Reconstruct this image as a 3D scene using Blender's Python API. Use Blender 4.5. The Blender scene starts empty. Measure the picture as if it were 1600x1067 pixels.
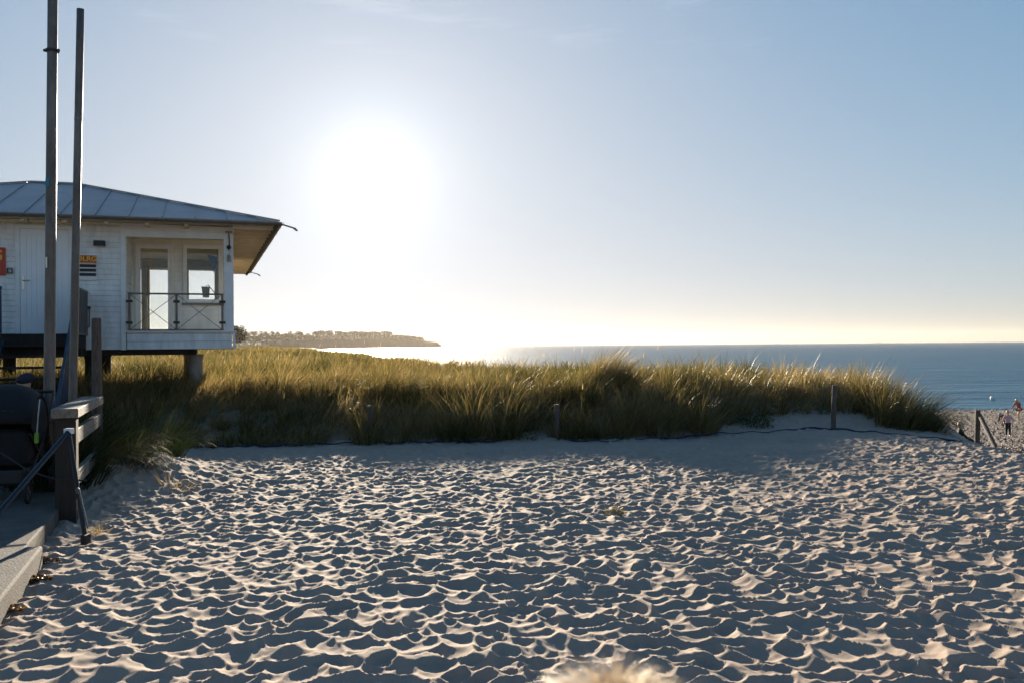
import bpy, bmesh, math, random
import numpy as np
from mathutils import Vector, Matrix
R = math.radians
random.seed(7)
rng = np.random.default_rng(11)
scene = bpy.context.scene
COL = scene.collection

# ------------------------------------------------------------------ camera
EYE = 1.6
F = 1422.0                      # focal length in pixels of a 1600 px wide frame (32 mm)
cam = bpy.data.cameras.new("camera")
cam.lens = 32.0; cam.sensor_width = 36.0
cam.clip_start = 0.05; cam.clip_end = 60000
cam.dof.use_dof = True; cam.dof.focus_distance = 8.5; cam.dof.aperture_fstop = 5.6
camo = bpy.data.objects.new("camera", cam); COL.objects.link(camo)
pitch = 5.7 / F; roll = 0.0077
fw = Vector((0, math.cos(pitch), math.sin(pitch)))
rt = Vector((math.cos(roll), 0, -math.sin(roll)))
rt = (rt - fw * rt.dot(fw)).normalized()
up = rt.cross(fw)
camo.matrix_world = Matrix(((rt.x, up.x, -fw.x, 0), (rt.y, up.y, -fw.y, 0), (rt.z, up.z, -fw.z, EYE), (0, 0, 0, 1)))
scene.camera = camo

def at(px, py, Y):
    """survey helper: the place seen at a pixel of the photo at depth Y metres"""
    d = fw + rt * ((px - 800) / F) + up * ((533.5 - py) / F)
    k = Y / d.y
    return Vector((d.x * k, Y, EYE + d.z * k))

# ------------------------------------------------------------------ light
SUN_AZ = R(-8.6); SUN_EL = R(10.6)
world = bpy.data.worlds.new("World"); scene.world = world; world.use_nodes = True
wn = world.node_tree; wn.nodes.clear()
sky = wn.nodes.new("ShaderNodeTexSky"); sky.sky_type = 'NISHITA'; sky.sun_disc = False
sky.sun_elevation = SUN_EL; sky.sun_rotation = SUN_AZ
sky.altitude = 0; sky.air_density = 1.0; sky.dust_density = .5; sky.ozone_density = 3.0
bg = wn.nodes.new("ShaderNodeBackground"); bg.inputs[1].default_value = .70
wo = wn.nodes.new("ShaderNodeOutputWorld"); wn.links.new(bg.outputs[0], wo.inputs[0])
def wv(op, a, b=None, c=None, scale=None):
    n = wn.nodes.new('ShaderNodeVectorMath'); n.operation = op
    for i, x in enumerate((a, b, c)):
        if x is None: continue
        if isinstance(x, tuple): n.inputs[i].default_value = x
        else: wn.links.new(x, n.inputs[i])
    if scale is not None:
        if isinstance(scale, float): n.inputs['Scale'].default_value = scale
        else: wn.links.new(scale, n.inputs['Scale'])
    return n
def wm(op, a, b=None, c=None, clamp=False):
    n = wn.nodes.new('ShaderNodeMath'); n.operation = op; n.use_clamp = clamp
    for i, x in enumerate((a, b, c)):
        if x is None: continue
        if isinstance(x, (int, float)): n.inputs[i].default_value = x
        else: wn.links.new(x, n.inputs[i])
    return n.outputs[0]
SKYK = 2.6
s0 = wv('SCALE', sky.outputs[0], scale=.15).outputs[0]                     # sky strength 0.15
s1 = wv('DIVIDE', s0, wv('MULTIPLY_ADD', s0, (SKYK,) * 3, (1, 1, 1)).outputs[0]).outputs[0]   # soft shoulder near the sun
s1 = wv('MULTIPLY', s1, (3.5 * .93, 3.5 * 1.02, 3.5 * 1.19)).outputs[0]
s1 = wv('SCALE', wv('POWER', s1, (1.36, 1.2, 1.1)).outputs[0], scale=1 / 3.5).outputs[0]      # clear blue away from the sun
wtc = wn.nodes.new('ShaderNodeTexCoord')
sdv = (math.sin(SUN_AZ) * math.cos(SUN_EL), math.cos(SUN_AZ) * math.cos(SUN_EL), math.sin(SUN_EL))
ang = wm('ARCCOSINE', wv('DOT_PRODUCT', wtc.outputs['Generated'], sdv).outputs['Value'])
au = wm('ADD', wm('MULTIPLY', wm('EXPONENT', wm('MULTIPLY', wm('POWER', wm('DIVIDE', ang, .050), 1.0), -1.0)), .30),
        wm('MULTIPLY', wm('EXPONENT', wm('MULTIPLY', wm('DIVIDE', ang, .22), -1.0)), .095))
s2 = wv('ADD', s1, wv('SCALE', (1, .97, .9), scale=au).outputs[0]).outputs[0]
sz = wn.nodes.new('ShaderNodeSeparateXYZ'); wn.links.new(wtc.outputs['Generated'], sz.inputs[0])
low = wm('MULTIPLY', wm('EXPONENT', wm('DIVIDE', wm('ABSOLUTE', sz.outputs[2]), -.15)), .035)       # pale haze low over the sea
s2 = wv('ADD', s2, wv('SCALE', (1, .88, .74), scale=low).outputs[0]).outputs[0]
# thin streaks of high cirrus
cm = wn.nodes.new('ShaderNodeMapping'); cm.inputs['Rotation'].default_value = (0, R(-9), R(0)); cm.inputs['Scale'].default_value = (3.2, 3, 26)
wn.links.new(wtc.outputs['Generated'], cm.inputs[0])
cn = wn.nodes.new('ShaderNodeTexNoise'); cn.inputs['Scale'].default_value = 1.6; cn.inputs['Detail'].default_value = 7; cn.inputs['Roughness'].default_value = .62
wn.links.new(cm.outputs[0], cn.inputs['Vector'])
sx = wn.nodes.new('ShaderNodeSeparateXYZ'); wn.links.new(wtc.outputs['Generated'], sx.inputs[0])
high = wm('SMOOTH_MIN', wm('MULTIPLY', wm('SUBTRACT', sx.outputs[2], .27, clamp=True), 10), 1, .1)
cf = wm('MULTIPLY', wm('MULTIPLY', wm('SUBTRACT', cn.outputs[0], .56, clamp=True), .45), high)
s3 = wv('ADD', s2, wv('SCALE', (1, .98, .97), scale=cf).outputs[0]).outputs[0]
wn.links.new(s3, bg.inputs[0])
sun = bpy.data.lights.new("sun", 'SUN'); sun.energy = 5.0; sun.angle = R(0.55); sun.color = (1, 0.85, 0.66)
suno = bpy.data.objects.new("sun", sun); COL.objects.link(suno)
sd = Vector((math.sin(SUN_AZ) * math.cos(SUN_EL), math.cos(SUN_AZ) * math.cos(SUN_EL), math.sin(SUN_EL)))
suno.rotation_euler = (-sd).to_track_quat('-Z', 'Y').to_euler()
suno.location = sd * 100
scene.view_settings.view_transform = 'Standard'; scene.view_settings.look = 'None'
scene.view_settings.exposure = 1.45; scene.view_settings.gamma = 1.0
scene.cycles.max_bounces = 6; scene.cycles.transparent_max_bounces = 12
scene.cycles.volume_bounces = 0
scene.cycles.sample_clamp_indirect = 6

# ------------------------------------------------------------------ materials
def mat(name, base=(.5, .5, .5), rough=.6, metal=0, var=0.0, vscale=8.0, bump=0.0, bscale=60.0, col2=None, stretch=(1, 1, 1), coat=0, spec=.5, emit=None):
    m = bpy.data.materials.new(name); m.use_nodes = True
    nt = m.node_tree; p = nt.nodes["Principled BSDF"]
    p.inputs["Base Color"].default_value = (*base, 1); p.inputs["Roughness"].default_value = rough
    p.inputs["Metallic"].default_value = metal; p.inputs["Specular IOR Level"].default_value = spec
    if coat: p.inputs["Coat Weight"].default_value = coat
    tc = nt.nodes.new("ShaderNodeTexCoord"); mp = nt.nodes.new("ShaderNodeMapping")
    mp.inputs["Scale"].default_value = stretch
    nt.links.new(tc.outputs["Object"], mp.inputs[0])
    if var or col2:
        n = nt.nodes.new("ShaderNodeTexNoise"); n.inputs["Scale"].default_value = vscale; n.inputs["Detail"].default_value = 6
        n.inputs["Roughness"].default_value = .65
        nt.links.new(mp.outputs[0], n.inputs["Vector"])
        r = nt.nodes.new("ShaderNodeValToRGB")
        c2 = col2 or tuple(c * (1 - var) for c in base)
        r.color_ramp.elements[0].position = .35; r.color_ramp.elements[1].position = .65
        r.color_ramp.elements[0].color = (*c2, 1); r.color_ramp.elements[1].color = (*base, 1)
        nt.links.new(n.outputs[0], r.inputs[0]); nt.links.new(r.outputs[0], p.inputs["Base Color"])
    if bump:
        n2 = nt.nodes.new("ShaderNodeTexNoise"); n2.inputs["Scale"].default_value = bscale; n2.inputs["Detail"].default_value = 5
        nt.links.new(mp.outputs[0], n2.inputs["Vector"])
        b = nt.nodes.new("ShaderNodeBump"); b.inputs["Strength"].default_value = bump; b.inputs["Distance"].default_value = .01
        nt.links.new(n2.outputs[0], b.inputs["Height"]); nt.links.new(b.outputs[0], p.inputs["Normal"])
    return m

M = {}
M['white'] = mat('white_paint', (.87, .87, .86), .55, col2=(.66, .66, .63), vscale=2.2, bump=.2, bscale=30, stretch=(2.5, 2.5, .8))
M['trim'] = mat('white_trim', (.86, .86, .85), .5, var=.12, vscale=4)
M['gapdark'] = mat('board_backing', (.2, .2, .19), .8)
M['door'] = mat('door_paint', (.86, .87, .88), .4, var=.06, vscale=3)
M['roof'] = mat('zinc_roof', (.36, .355, .35), .45, .45, var=.22, vscale=1.3, bump=.1, bscale=6)
M['soffit'] = mat('soffit_boards', (.8, .68, .48), .6, var=.15, vscale=5, stretch=(1, 6, 1))
M['gutter'] = mat('gutter_metal', (.28, .25, .22), .45, .5, var=.3, vscale=10)
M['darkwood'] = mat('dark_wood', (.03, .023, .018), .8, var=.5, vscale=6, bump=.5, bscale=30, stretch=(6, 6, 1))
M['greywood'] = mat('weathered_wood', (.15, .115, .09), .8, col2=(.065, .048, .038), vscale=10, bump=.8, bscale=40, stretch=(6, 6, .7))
M['railwood'] = mat('rail_wood', (.24, .21, .17), .7, col2=(.12, .10, .08), vscale=7, bump=.6, bscale=30, stretch=(5, .6, 5))
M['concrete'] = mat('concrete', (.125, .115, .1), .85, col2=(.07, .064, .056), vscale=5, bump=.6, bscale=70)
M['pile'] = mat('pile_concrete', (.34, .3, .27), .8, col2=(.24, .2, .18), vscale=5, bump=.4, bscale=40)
M['galv'] = mat('galvanised_steel', (.2, .2, .2), .5, .6, col2=(.13, .115, .1), vscale=5, bump=.15, bscale=40, stretch=(1, 1, .4))
M['pole'] = mat('pole_steel', (.18, .16, .145), .42, .35, col2=(.085, .07, .06), vscale=6, bump=.15, bscale=25, stretch=(1, 1, .35))
M['bluesteel'] = mat('blue_steel', (.04, .07, .11), .45, .2, var=.3, vscale=7)
M['black'] = mat('black_plastic', (.015, .015, .017), .5)
M['darkfab'] = mat('dark_fabric', (.008, .009, .012), .85, var=.3, vscale=20, bump=.3, bscale=200)
M['red'] = mat('sign_red', (.55, .06, .025), .5, var=.15)
M['yellow'] = mat('sign_yellow', (.85, .5, .04), .5)
M['signwhite'] = mat('sign_white', (.75, .75, .75), .5)
M['blueplas'] = mat('blue_net', (.008, .022, .085), .6, var=.5, vscale=12, bump=.6, bscale=60)
M['skin'] = mat('skin', (.5, .28, .19), .55)
M['hairb'] = mat('blond_hair', (.6, .46, .29), .5)
M['hairbr'] = mat('brown_hair', (.16, .09, .045), .6)
M['redcloth'] = mat('red_cloth', (.4, .09, .05), .85)
M['pinkcloth'] = mat('pink_cloth', (.6, .4, .42), .85)
M['navy'] = mat('navy_cloth', (.012, .013, .022), .85)
M['cap'] = mat('navy_cap', (.014, .02, .04), .8)
M['bluecloth'] = mat('blue_jacket', (.02, .13, .33), .7)
M['grayhat'] = mat('grey_hat', (.45, .45, .45), .8)
M['lime'] = mat('lime_tag', (.25, .6, .06), .5)
M['teal'] = mat('teal_sticker', (.02, .22, .3), .5)
M['rubber'] = mat('rubber', (.02, .02, .02), .8)
M['chrome'] = mat('handle_metal', (.6, .57, .5), .3, .9)
M['ship'] = mat('ship_paint', (.3, .32, .35), .6)
M['buoy'] = mat('buoy_white', (.75, .78, .75), .5)
M['floor'] = mat('room_floor', (.6, .5, .34), .4, var=.2)
M['inner'] = mat('inner_wall', (.84, .79, .64), .7, var=.05)
M['curtain'] = mat('yellow_wood', (.42, .32, .17), .7, var=.2)

def mat_glass():
    m = bpy.data.materials.new('window_glass'); m.use_nodes = True; nt = m.node_tree; nt.nodes.clear()
    o = nt.nodes.new("ShaderNodeOutputMaterial"); mx = nt.nodes.new("ShaderNodeMixShader")
    fr = nt.nodes.new("ShaderNodeFresnel"); fr.inputs[0].default_value = 1.5
    t = nt.nodes.new("ShaderNodeBsdfTransparent"); t.inputs[0].default_value = (.975, .985, .98, 1)
    g = nt.nodes.new("ShaderNodeBsdfGlossy"); g.inputs["Roughness"].default_value = .02
    nt.links.new(fr.outputs[0], mx.inputs[0]); nt.links.new(t.outputs[0], mx.inputs[1]); nt.links.new(g.outputs[0], mx.inputs[2])
    nt.links.new(mx.outputs[0], o.inputs[0]); return m
M['glass'] = mat_glass()

def mat_leafy(name, c1, c2, c3, trans=.45, rough=.4, clump=.35, gloss=.25):
    """thin leaves: diffuse + translucent + sheen, hue from the per-blade attribute and from broad patches"""
    m = bpy.data.materials.new(name); m.use_nodes = True; nt = m.node_tree; nt.nodes.clear()
    o = nt.nodes.new("ShaderNodeOutputMaterial")
    a = nt.nodes.new("ShaderNodeAttribute"); a.attribute_name = "hue"
    geo = nt.nodes.new("ShaderNodeNewGeometry")
    n = nt.nodes.new("ShaderNodeTexNoise"); n.inputs["Scale"].default_value = clump; n.inputs["Detail"].default_value = 3
    nt.links.new(geo.outputs["Position"], n.inputs["Vector"])
    ad = nt.nodes.new("ShaderNodeMath"); ad.operation = 'MULTIPLY_ADD'; ad.inputs[1].default_value = 1.6; ad.inputs[2].default_value = -.8
    nt.links.new(n.outputs[0], ad.inputs[0])
    su = nt.nodes.new("ShaderNodeMath"); su.operation = 'ADD'; su.use_clamp = True
    nt.links.new(a.outputs["Fac"], su.inputs[0]); nt.links.new(ad.outputs[0], su.inputs[1])
    r = nt.nodes.new("ShaderNodeValToRGB"); r.color_ramp.elements[0].position = 0.05; r.color_ramp.elements[0].color = (*c1, 1)
    r.color_ramp.elements[1].position = .95; r.color_ramp.elements[1].color = (*c3, 1)
    e = r.color_ramp.elements.new(.5); e.color = (*c2, 1)
    nt.links.new(su.outputs[0], r.inputs[0])
    d = nt.nodes.new("ShaderNodeBsdfDiffuse"); t = nt.nodes.new("ShaderNodeBsdfTranslucent")
    g = nt.nodes.new("ShaderNodeBsdfGlossy"); g.inputs["Roughness"].default_value = rough; g.inputs[0].default_value = (1, .95, .85, 1)
    nt.links.new(r.outputs[0], d.inputs[0]); nt.links.new(r.outputs[0], t.inputs[0])
    m1 = nt.nodes.new("ShaderNodeMixShader"); m1.inputs[0].default_value = trans
    nt.links.new(d.outputs[0], m1.inputs[1]); nt.links.new(t.outputs[0], m1.inputs[2])
    fr = nt.nodes.new("ShaderNodeFresnel"); fr.inputs[0].default_value = 1.4
    fm = nt.nodes.new("ShaderNodeMath"); fm.operation = 'MULTIPLY'; fm.inputs[1].default_value = gloss
    nt.links.new(fr.outputs[0], fm.inputs[0])
    m2 = nt.nodes.new("ShaderNodeMixShader"); nt.links.new(fm.outputs[0], m2.inputs[0])
    nt.links.new(m1.outputs[0], m2.inputs[1]); nt.links.new(g.outputs[0], m2.inputs[2])
    nt.links.new(m2.outputs[0], o.inputs[0]); return m
M['grass'] = mat_leafy('marram_grass', (.048, .052, .013), (.18, .136, .041), (.34, .245, .1), .58, .45, .35, .12)
M['straw'] = mat_leafy('seed_heads', (.5, .38, .17), (.55, .42, .2), (.6, .47, .24), .5, .5, .5)
M['shadedgrass'] = mat_leafy('grass_painted_shade', (.012, .02, .006), (.03, .042, .012), (.08, .075, .022), .4, .5, .35, .06)  # darker copy of the grass, shade on the barrier tufts painted into its greens
M['ivy'] = mat_leafy('low_green_leaves', (.02, .045, .008), (.04, .075, .015), (.09, .1, .03), .4, .4, 1.0)
M['treeleaf'] = mat_leafy('far_leaves', (.02, .035, .012), (.04, .055, .02), (.06, .07, .03), .25, .6, .02)
M['weed'] = mat_leafy('dry_weed', (.05, .03, .012), (.12, .07, .03), (.22, .13, .06), .3, .5, 1)
M['bark'] = mat('bark', (.08, .06, .045), .9)

# ------------------------------------------------------------------ object helpers
def tag(o, label=None, cat=None, group=None, kind=None):
    if label: o['label'] = label
    if cat: o['category'] = cat
    if group: o['group'] = group
    if kind: o['kind'] = kind
    return o
def empty(name, loc=(0, 0, 0), rz=0, parent=None):
    o = bpy.data.objects.new(name, None); COL.objects.link(o); o.location = loc; o.rotation_euler = (0, 0, rz)
    o.empty_display_size = .2
    if parent: o.parent = parent
    return o
class MB:
    def __init__(s): s.v = []; s.f = []
    def add(s, vs, fs, mtx=None):
        k = len(s.v); s.v += [tuple(mtx @ Vector(p)) if mtx else tuple(p) for p in vs]; s.f += [tuple(i + k for i in f) for f in fs]; return s
    def box(s, x0, x1, y0, y1, z0, z1, mtx=None):
        return s.add([(x0, y0, z0), (x1, y0, z0), (x1, y1, z0), (x0, y1, z0), (x0, y0, z1), (x1, y0, z1), (x1, y1, z1), (x0, y1, z1)],
                     [(0, 3, 2, 1), (4, 5, 6, 7), (0, 1, 5, 4), (1, 2, 6, 5), (2, 3, 7, 6), (3, 0, 4, 7)], mtx)
    def bar(s, a, b, w, h):
        """box from point a to b, width w (sideways), height h"""
        a = Vector(a); b = Vector(b); d = (b - a); L = d.length; d.normalize()
        sx = d.cross(Vector((0, 0, 1)))
        if sx.length < 1e-4: sx = Vector((1, 0, 0))
        sx.normalize(); uz = sx.cross(d)
        m = Matrix(((sx.x, d.x, uz.x, a.x), (sx.y, d.y, uz.y, a.y), (sx.z, d.z, uz.z, a.z), (0, 0, 0, 1)))
        return s.box(-w / 2, w / 2, 0, L, -h / 2, h / 2, m)
    def tube(s, pts, r, n=10, cap=True):
        pts = [Vector(p) for p in pts]; k = len(s.v); rs = r if isinstance(r, (list, tuple)) else [r] * len(pts)
        prev = None
        for i, p in enumerate(pts):
            d = (pts[min(i + 1, len(pts) - 1)] - pts[max(i - 1, 0)]).normalized()
            ax = d.cross(Vector((0, 0, 1))) if abs(d.z) < .95 else d.cross(Vector((1, 0, 0)))
            ax.normalize()
            if prev is not None:
                ax = (prev - d * prev.dot(d)); ax.normalize()
            prev = ax; ay = d.cross(ax)
            for j in range(n):
                t = 2 * math.pi * j / n; s.v.append(tuple(p + (ax * math.cos(t) + ay * math.sin(t)) * rs[i]))
        for i in range(len(pts) - 1):
            for j in range(n):
                a = k + i * n + j; b = k + i * n + (j + 1) % n; s.f.append((a, b, b + n, a + n))
        if cap:
            s.f.append(tuple(k + j for j in range(n))[::-1]); e = k + (len(pts) - 1) * n; s.f.append(tuple(e + j for j in range(n)))
        return s
    def ball(s, c, rx, ry, rz, nu=14, nv=9):
        k = len(s.v)
        for i in range(nv + 1):
            ph = math.pi * i / nv
            for j in range(nu):
                t = 2 * math.pi * j / nu
                s.v.append((c[0] + rx * math.sin(ph) * math.cos(t), c[1] + ry * math.sin(ph) * math.sin(t), c[2] + rz * math.cos(ph)))
        for i in range(nv):
            for j in range(nu):
                a = k + i * nu + j; b = k + i * nu + (j + 1) % nu; s.f.append((a, a + nu, b + nu, b))
        return s
    def build(s, name, m, parent=None, smooth=False, bevel=0):
        me = bpy.data.meshes.new(name); me.from_pydata(s.v, [], s.f); me.update()
        me.materials.append(m)
        if smooth: me.shade_smooth()
        o = bpy.data.objects.new(name, me); COL.objects.link(o)
        if parent: o.parent = parent
        if bevel:
            b = o.modifiers.new("bevel", 'BEVEL'); b.width = bevel; b.segments = 2; b.limit_method = 'ANGLE'
        return o
def npmesh(name, V, faces4, faces3, m, attrs=None, smooth=False, parent=None):
    """fast mesh from arrays: V (n,3), quads (k,4), triangles (l,3)"""
    me = bpy.data.meshes.new(name)
    me.vertices.add(len(V)); me.vertices.foreach_set("co", V.astype(np.float32).ravel())
    n4 = 0 if faces4 is None else len(faces4); n3 = 0 if faces3 is None else len(faces3)
    loops = np.concatenate([a.ravel() for a in ((faces4,) if n4 else ()) + ((faces3,) if n3 else ())]).astype(np.int32)
    me.loops.add(len(loops)); me.loops.foreach_set("vertex_index", loops)
    me.polygons.add(n4 + n3)
    st = np.concatenate([np.arange(n4) * 4, n4 * 4 + np.arange(n3) * 3]).astype(np.int32)
    me.polygons.foreach_set("loop_start", st)
    if smooth: me.polygons.foreach_set("use_smooth", np.ones(n4 + n3, dtype=bool))
    me.update(calc_edges=True)
    for k, a in (attrs or {}).items():
        at_ = me.attributes.new(k, 'FLOAT', 'POINT'); at_.data.foreach_set("value", a.astype(np.float32))
    me.materials.append(m)
    o = bpy.data.objects.new(name, me); COL.objects.link(o)
    if parent: o.parent = parent
    return o

# ------------------------------------------------------------------ noise and the shape of the land
def hash2(ix, iy, k=0):
    n = (ix.astype(np.int64) * 374761393 + iy.astype(np.int64) * 668265263 + k * 1442695041) & 0xffffffff
    n = ((n ^ (n >> 13)) * 1274126177) & 0xffffffff
    n = ((n ^ (n >> 16)) * 2246822519) & 0xffffffff
    return ((n ^ (n >> 15)) & 0xffffff) / float(0xffffff)
def vnoise(x, y, k=0):
    ix = np.floor(x); iy = np.floor(y); fx = x - ix; fy = y - iy
    fx = fx * fx * (3 - 2 * fx); fy = fy * fy * (3 - 2 * fy)
    a = hash2(ix, iy, k); b = hash2(ix + 1, iy, k); c = hash2(ix, iy + 1, k); d = hash2(ix + 1, iy + 1, k)
    return (a + (b - a) * fx) * (1 - fy) + (c + (d - c) * fx) * fy
def fbm(x, y, k=0, o=3):
    s = 0; a = .5
    for i in range(o):
        s = s + a * vnoise(x * 2 ** i + 13.7 * i, y * 2 ** i + 5.1 * i, k + i); a *= .5
    return s / (1 - .5 ** o)
def sm(t): t = np.clip(t, 0, 1); return t * t * (3 - 2 * t)
def front(X): return np.interp(X, [-30, -12, -7, -3, 0, 3, 4, 6, 8, 10], [13.5, 14.0, 14.4, 14.8, 15.2, 15.5, 16.4, 16.9, 16.7, 17])
def backe(X): return np.interp(X, [-900, -400, -150, -60, -20, -8.4, -2.5, 2, 6, 9], [2000, 1200, 700, 220, 120, 60, 36, 29, 24, 21])
def edgex(Y): return np.interp(Y, [0, 12, 14.7, 17, 18.5, 25], [7.6, 7.25, 7.25, 7.7, 8.1, 8.4])
def beachz(Y): return np.interp(Y, [0, 12, 16, 22, 30, 39, 52, 62, 75, 120, 400], [-.55, -.6, -.8, -1.0, -1.75, -2.43, -2.85, -3.0, -3.5, -4.2, -5])
def land(X, Y):
    """smooth height of the ground, without footprints"""
    X = np.asarray(X, float); Y = np.asarray(Y, float)
    yf = front(X)
    veg = sm((Y - yf) / 3.2)
    z = .5 * veg + .05 * (fbm(X * .25, Y * .25, 3) - .5)
    z = z + veg * .45 * (fbm(X * .55 + 9, Y * .4, 5, 2) - .45) * np.clip(1 - (Y - 30) / 60, .3, 1)
    z = z + .14 * np.exp(-((X - 1.8) / .9) ** 2 - ((Y - 18) / 1.2) ** 2)         # hummock under the tall tuft
    z = z + .16 * np.exp(-((X - 3.1) / .8) ** 2 - ((Y - 16.8) / .8) ** 2)
    z = z + .35 * np.exp(-((X + 4.7) / .7) ** 2 - ((Y - 10.9) / 1.3) ** 2)       # blown sand heaped by the barrier
    z = z + .58 * sm((-X / np.maximum(Y, 1) - .185) / .06) * sm((Y - 45) / 60)      # higher dunes far to the left
    zb = beachz(Y)
    t2 = sm((Y - backe(X)) / 12)
    z = z + (np.minimum(zb, -2.0 - 1.6 * (Y > 75)) - z) * t2
    t = sm((X - edgex(Y) + .1) / 2.3)
    z = z + (zb - z) * t
    return z
def lz(x, y): return float(land(x, y))
def bowls(x, y, cell, k, soft=.07):
    """trampled sand: overlapping scooped footprints meeting in sharp crests; 0 at a crest, -1 at the bottom of a bowl"""
    gx = x / cell; gy = y / cell; ix = np.floor(gx); iy = np.floor(gy)
    acc = np.zeros_like(x)
    for dx in (-1, 0, 1):
        for dy in (-1, 0, 1):
            cx = ix + dx; cy = iy + dy
            px = cx + .08 + .84 * hash2(cx, cy, k); py = cy + .08 + .84 * hash2(cx, cy, k + 1)
            th = math.pi * hash2(cx, cy, k + 2); s = .62 + .5 * hash2(cx, cy, k + 3); e = 1 + .55 * hash2(cx, cy, k + 4)
            ux = gx - px; uy = gy - py; c = np.cos(th); sn = np.sin(th)
            a = (ux * c + uy * sn) / (s * math.sqrt(1) * e ** .5); b = (-ux * sn + uy * c) / (s / e ** .5)
            q = a * a + b * b - .35 * hash2(cx, cy, k + 5)
            acc += np.exp(-q / soft)
    q = -soft * np.log(acc + 1e-9)
    return np.clip(q, -.5, 1.1)
def sandrelief(X, Y):
    wx = X + .07 * (fbm(X * 4, Y * 3, 21) - .5) * 2; wy = Y + .10 * (fbm(X * 3, Y * 3, 27) - .5) * 2
    h = .049 * bowls(wx, wy, .134, 40, .03)
    mask = sm((fbm(X * 1.3, Y * 1.3, 61) - .35) * 3)
    h = h + .012 * mask * bowls(wx + 3.3, wy + 1.7, .085, 50, .08)
    h = h * (.72 + .55 * fbm(X * .7, Y * .7, 70, 2))
    h = h + .045 * (fbm(X * .9, Y * .9, 81) - .5) + .012 * (fbm(X * 12, Y * 12, 88, 4) - .5)
    return h - .02

# ------------------------------------------------------------------ the ground: one sheet
rows = [0.4]
while rows[-1] < 1400:
    y = rows[-1]
    rt_ = .05 if y < 3.2 else (.0036 if y < 24 else (.01 if y < 70 else .03))
    rows.append(y * (1 + rt_))
rows = np.array(rows)
cols = np.concatenate([np.linspace(-1.5, -.66, 90, endpoint=False), np.linspace(-.66, .66, 1120), np.linspace(.66, 1.5, 90)[1:]])
GY, GC = np.meshgrid(rows, cols, indexing='ij')
GX = GC * GY
GZ = land(GX, GY)
near = GY < 75
rel = np.zeros_like(GZ)
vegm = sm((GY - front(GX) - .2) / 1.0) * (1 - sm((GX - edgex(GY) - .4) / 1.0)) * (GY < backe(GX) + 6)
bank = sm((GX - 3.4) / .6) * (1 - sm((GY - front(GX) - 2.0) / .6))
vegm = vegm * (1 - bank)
rel[near] = sandrelief(GX[near], GY[near])
amp = (1 - .75 * vegm) * np.where(GY > 2, 1, .5) * (1 - .15 * sm((GY - front(GX) + 2.2) / 2.0) * (GX < edgex(GY)))
beach = sm((GX - edgex(GY) - .8) / 2) * (GY > 13)
GZ = GZ + rel * amp * np.clip((75 - GY) / 40, 0, 1) * (1 + .9 * beach)
nr, nc = GX.shape
idx = np.arange(nr * nc).reshape(nr, nc)
Q = np.stack([idx[:-1, :-1], idx[:-1, 1:], idx[1:, 1:], idx[1:, :-1]], -1).reshape(-1, 4)
def mat_sand():
    m = bpy.data.materials.new('beach_sand'); m.use_nodes = True; nt = m.node_tree; L = nt.links
    p = nt.nodes["Principled BSDF"]; p.inputs["Roughness"].default_value = .9; p.inputs["Specular IOR Level"].default_value = .2
    tc = nt.nodes.new("ShaderNodeNewGeometry")
    def noise(sc, det, rough=.6):
        n = nt.nodes.new("ShaderNodeTexNoise"); n.inputs["Scale"].default_value = sc; n.inputs["Detail"].default_value = det; n.inputs["Roughness"].default_value = rough
        L.new(tc.outputs["Position"], n.inputs["Vector"]); return n
    def ramp(src, a, ca, b, cb):
        r = nt.nodes.new("ShaderNodeValToRGB"); r.color_ramp.elements[0].position = a; r.color_ramp.elements[0].color = (*ca, 1)
        r.color_ramp.elements[1].position = b; r.color_ramp.elements[1].color = (*cb, 1); L.new(src, r.inputs[0]); return r
    def mix(f, a, b):
        x = nt.nodes.new("ShaderNodeMix"); x.data_type = 'RGBA'
        L.new(f, x.inputs["Factor"]); L.new(a, x.inputs["A"]); L.new(b, x.inputs["B"]); return x.outputs["Result"]
    dry = ramp(noise(1.3, 8).outputs[0], .3, (.372, .29, .23), .7, (.44, .35, .274))
    grain = ramp(noise(240, 4, .8).outputs[0], .36, (.55, .5, .45), .6, (1.05, 1.04, 1.02))
    mu = nt.nodes.new("ShaderNodeMix"); mu.data_type = 'RGBA'; mu.blend_type = 'MULTIPLY'; mu.inputs["Factor"].default_value = .6
    L.new(dry.outputs[0], mu.inputs["A"]); L.new(grain.outputs[0], mu.inputs["B"])
    shingle = ramp(noise(7, 6, .8).outputs[0], .38, (.06, .045, .038), .6, (.25, .2, .16))
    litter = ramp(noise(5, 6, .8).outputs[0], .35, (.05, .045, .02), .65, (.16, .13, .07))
    ab = nt.nodes.new("ShaderNodeAttribute"); ab.attribute_name = "beach"
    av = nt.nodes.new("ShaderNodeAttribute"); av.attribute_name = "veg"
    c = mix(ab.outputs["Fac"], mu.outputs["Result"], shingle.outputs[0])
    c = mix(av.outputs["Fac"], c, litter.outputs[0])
    L.new(c, p.inputs["Base Color"])
    b = nt.nodes.new("ShaderNodeBump"); b.inputs["Strength"].default_value = .35; b.inputs["Distance"].default_value = .004
    L.new(noise(130, 5, .7).outputs[0], b.inputs["Height"]); L.new(b.outputs[0], p.inputs["Normal"])
    return m
M['sand'] = mat_sand()
V = np.stack([GX, GY, GZ], -1).reshape(-1, 3)
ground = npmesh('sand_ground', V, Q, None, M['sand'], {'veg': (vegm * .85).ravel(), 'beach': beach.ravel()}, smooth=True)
tag(ground, kind='structure')
MB().box(-60, 60, -60, .38, -.6, -.03).build('sand_behind', M['sand']); tag(bpy.data.objects['sand_behind'], kind='structure')

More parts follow.
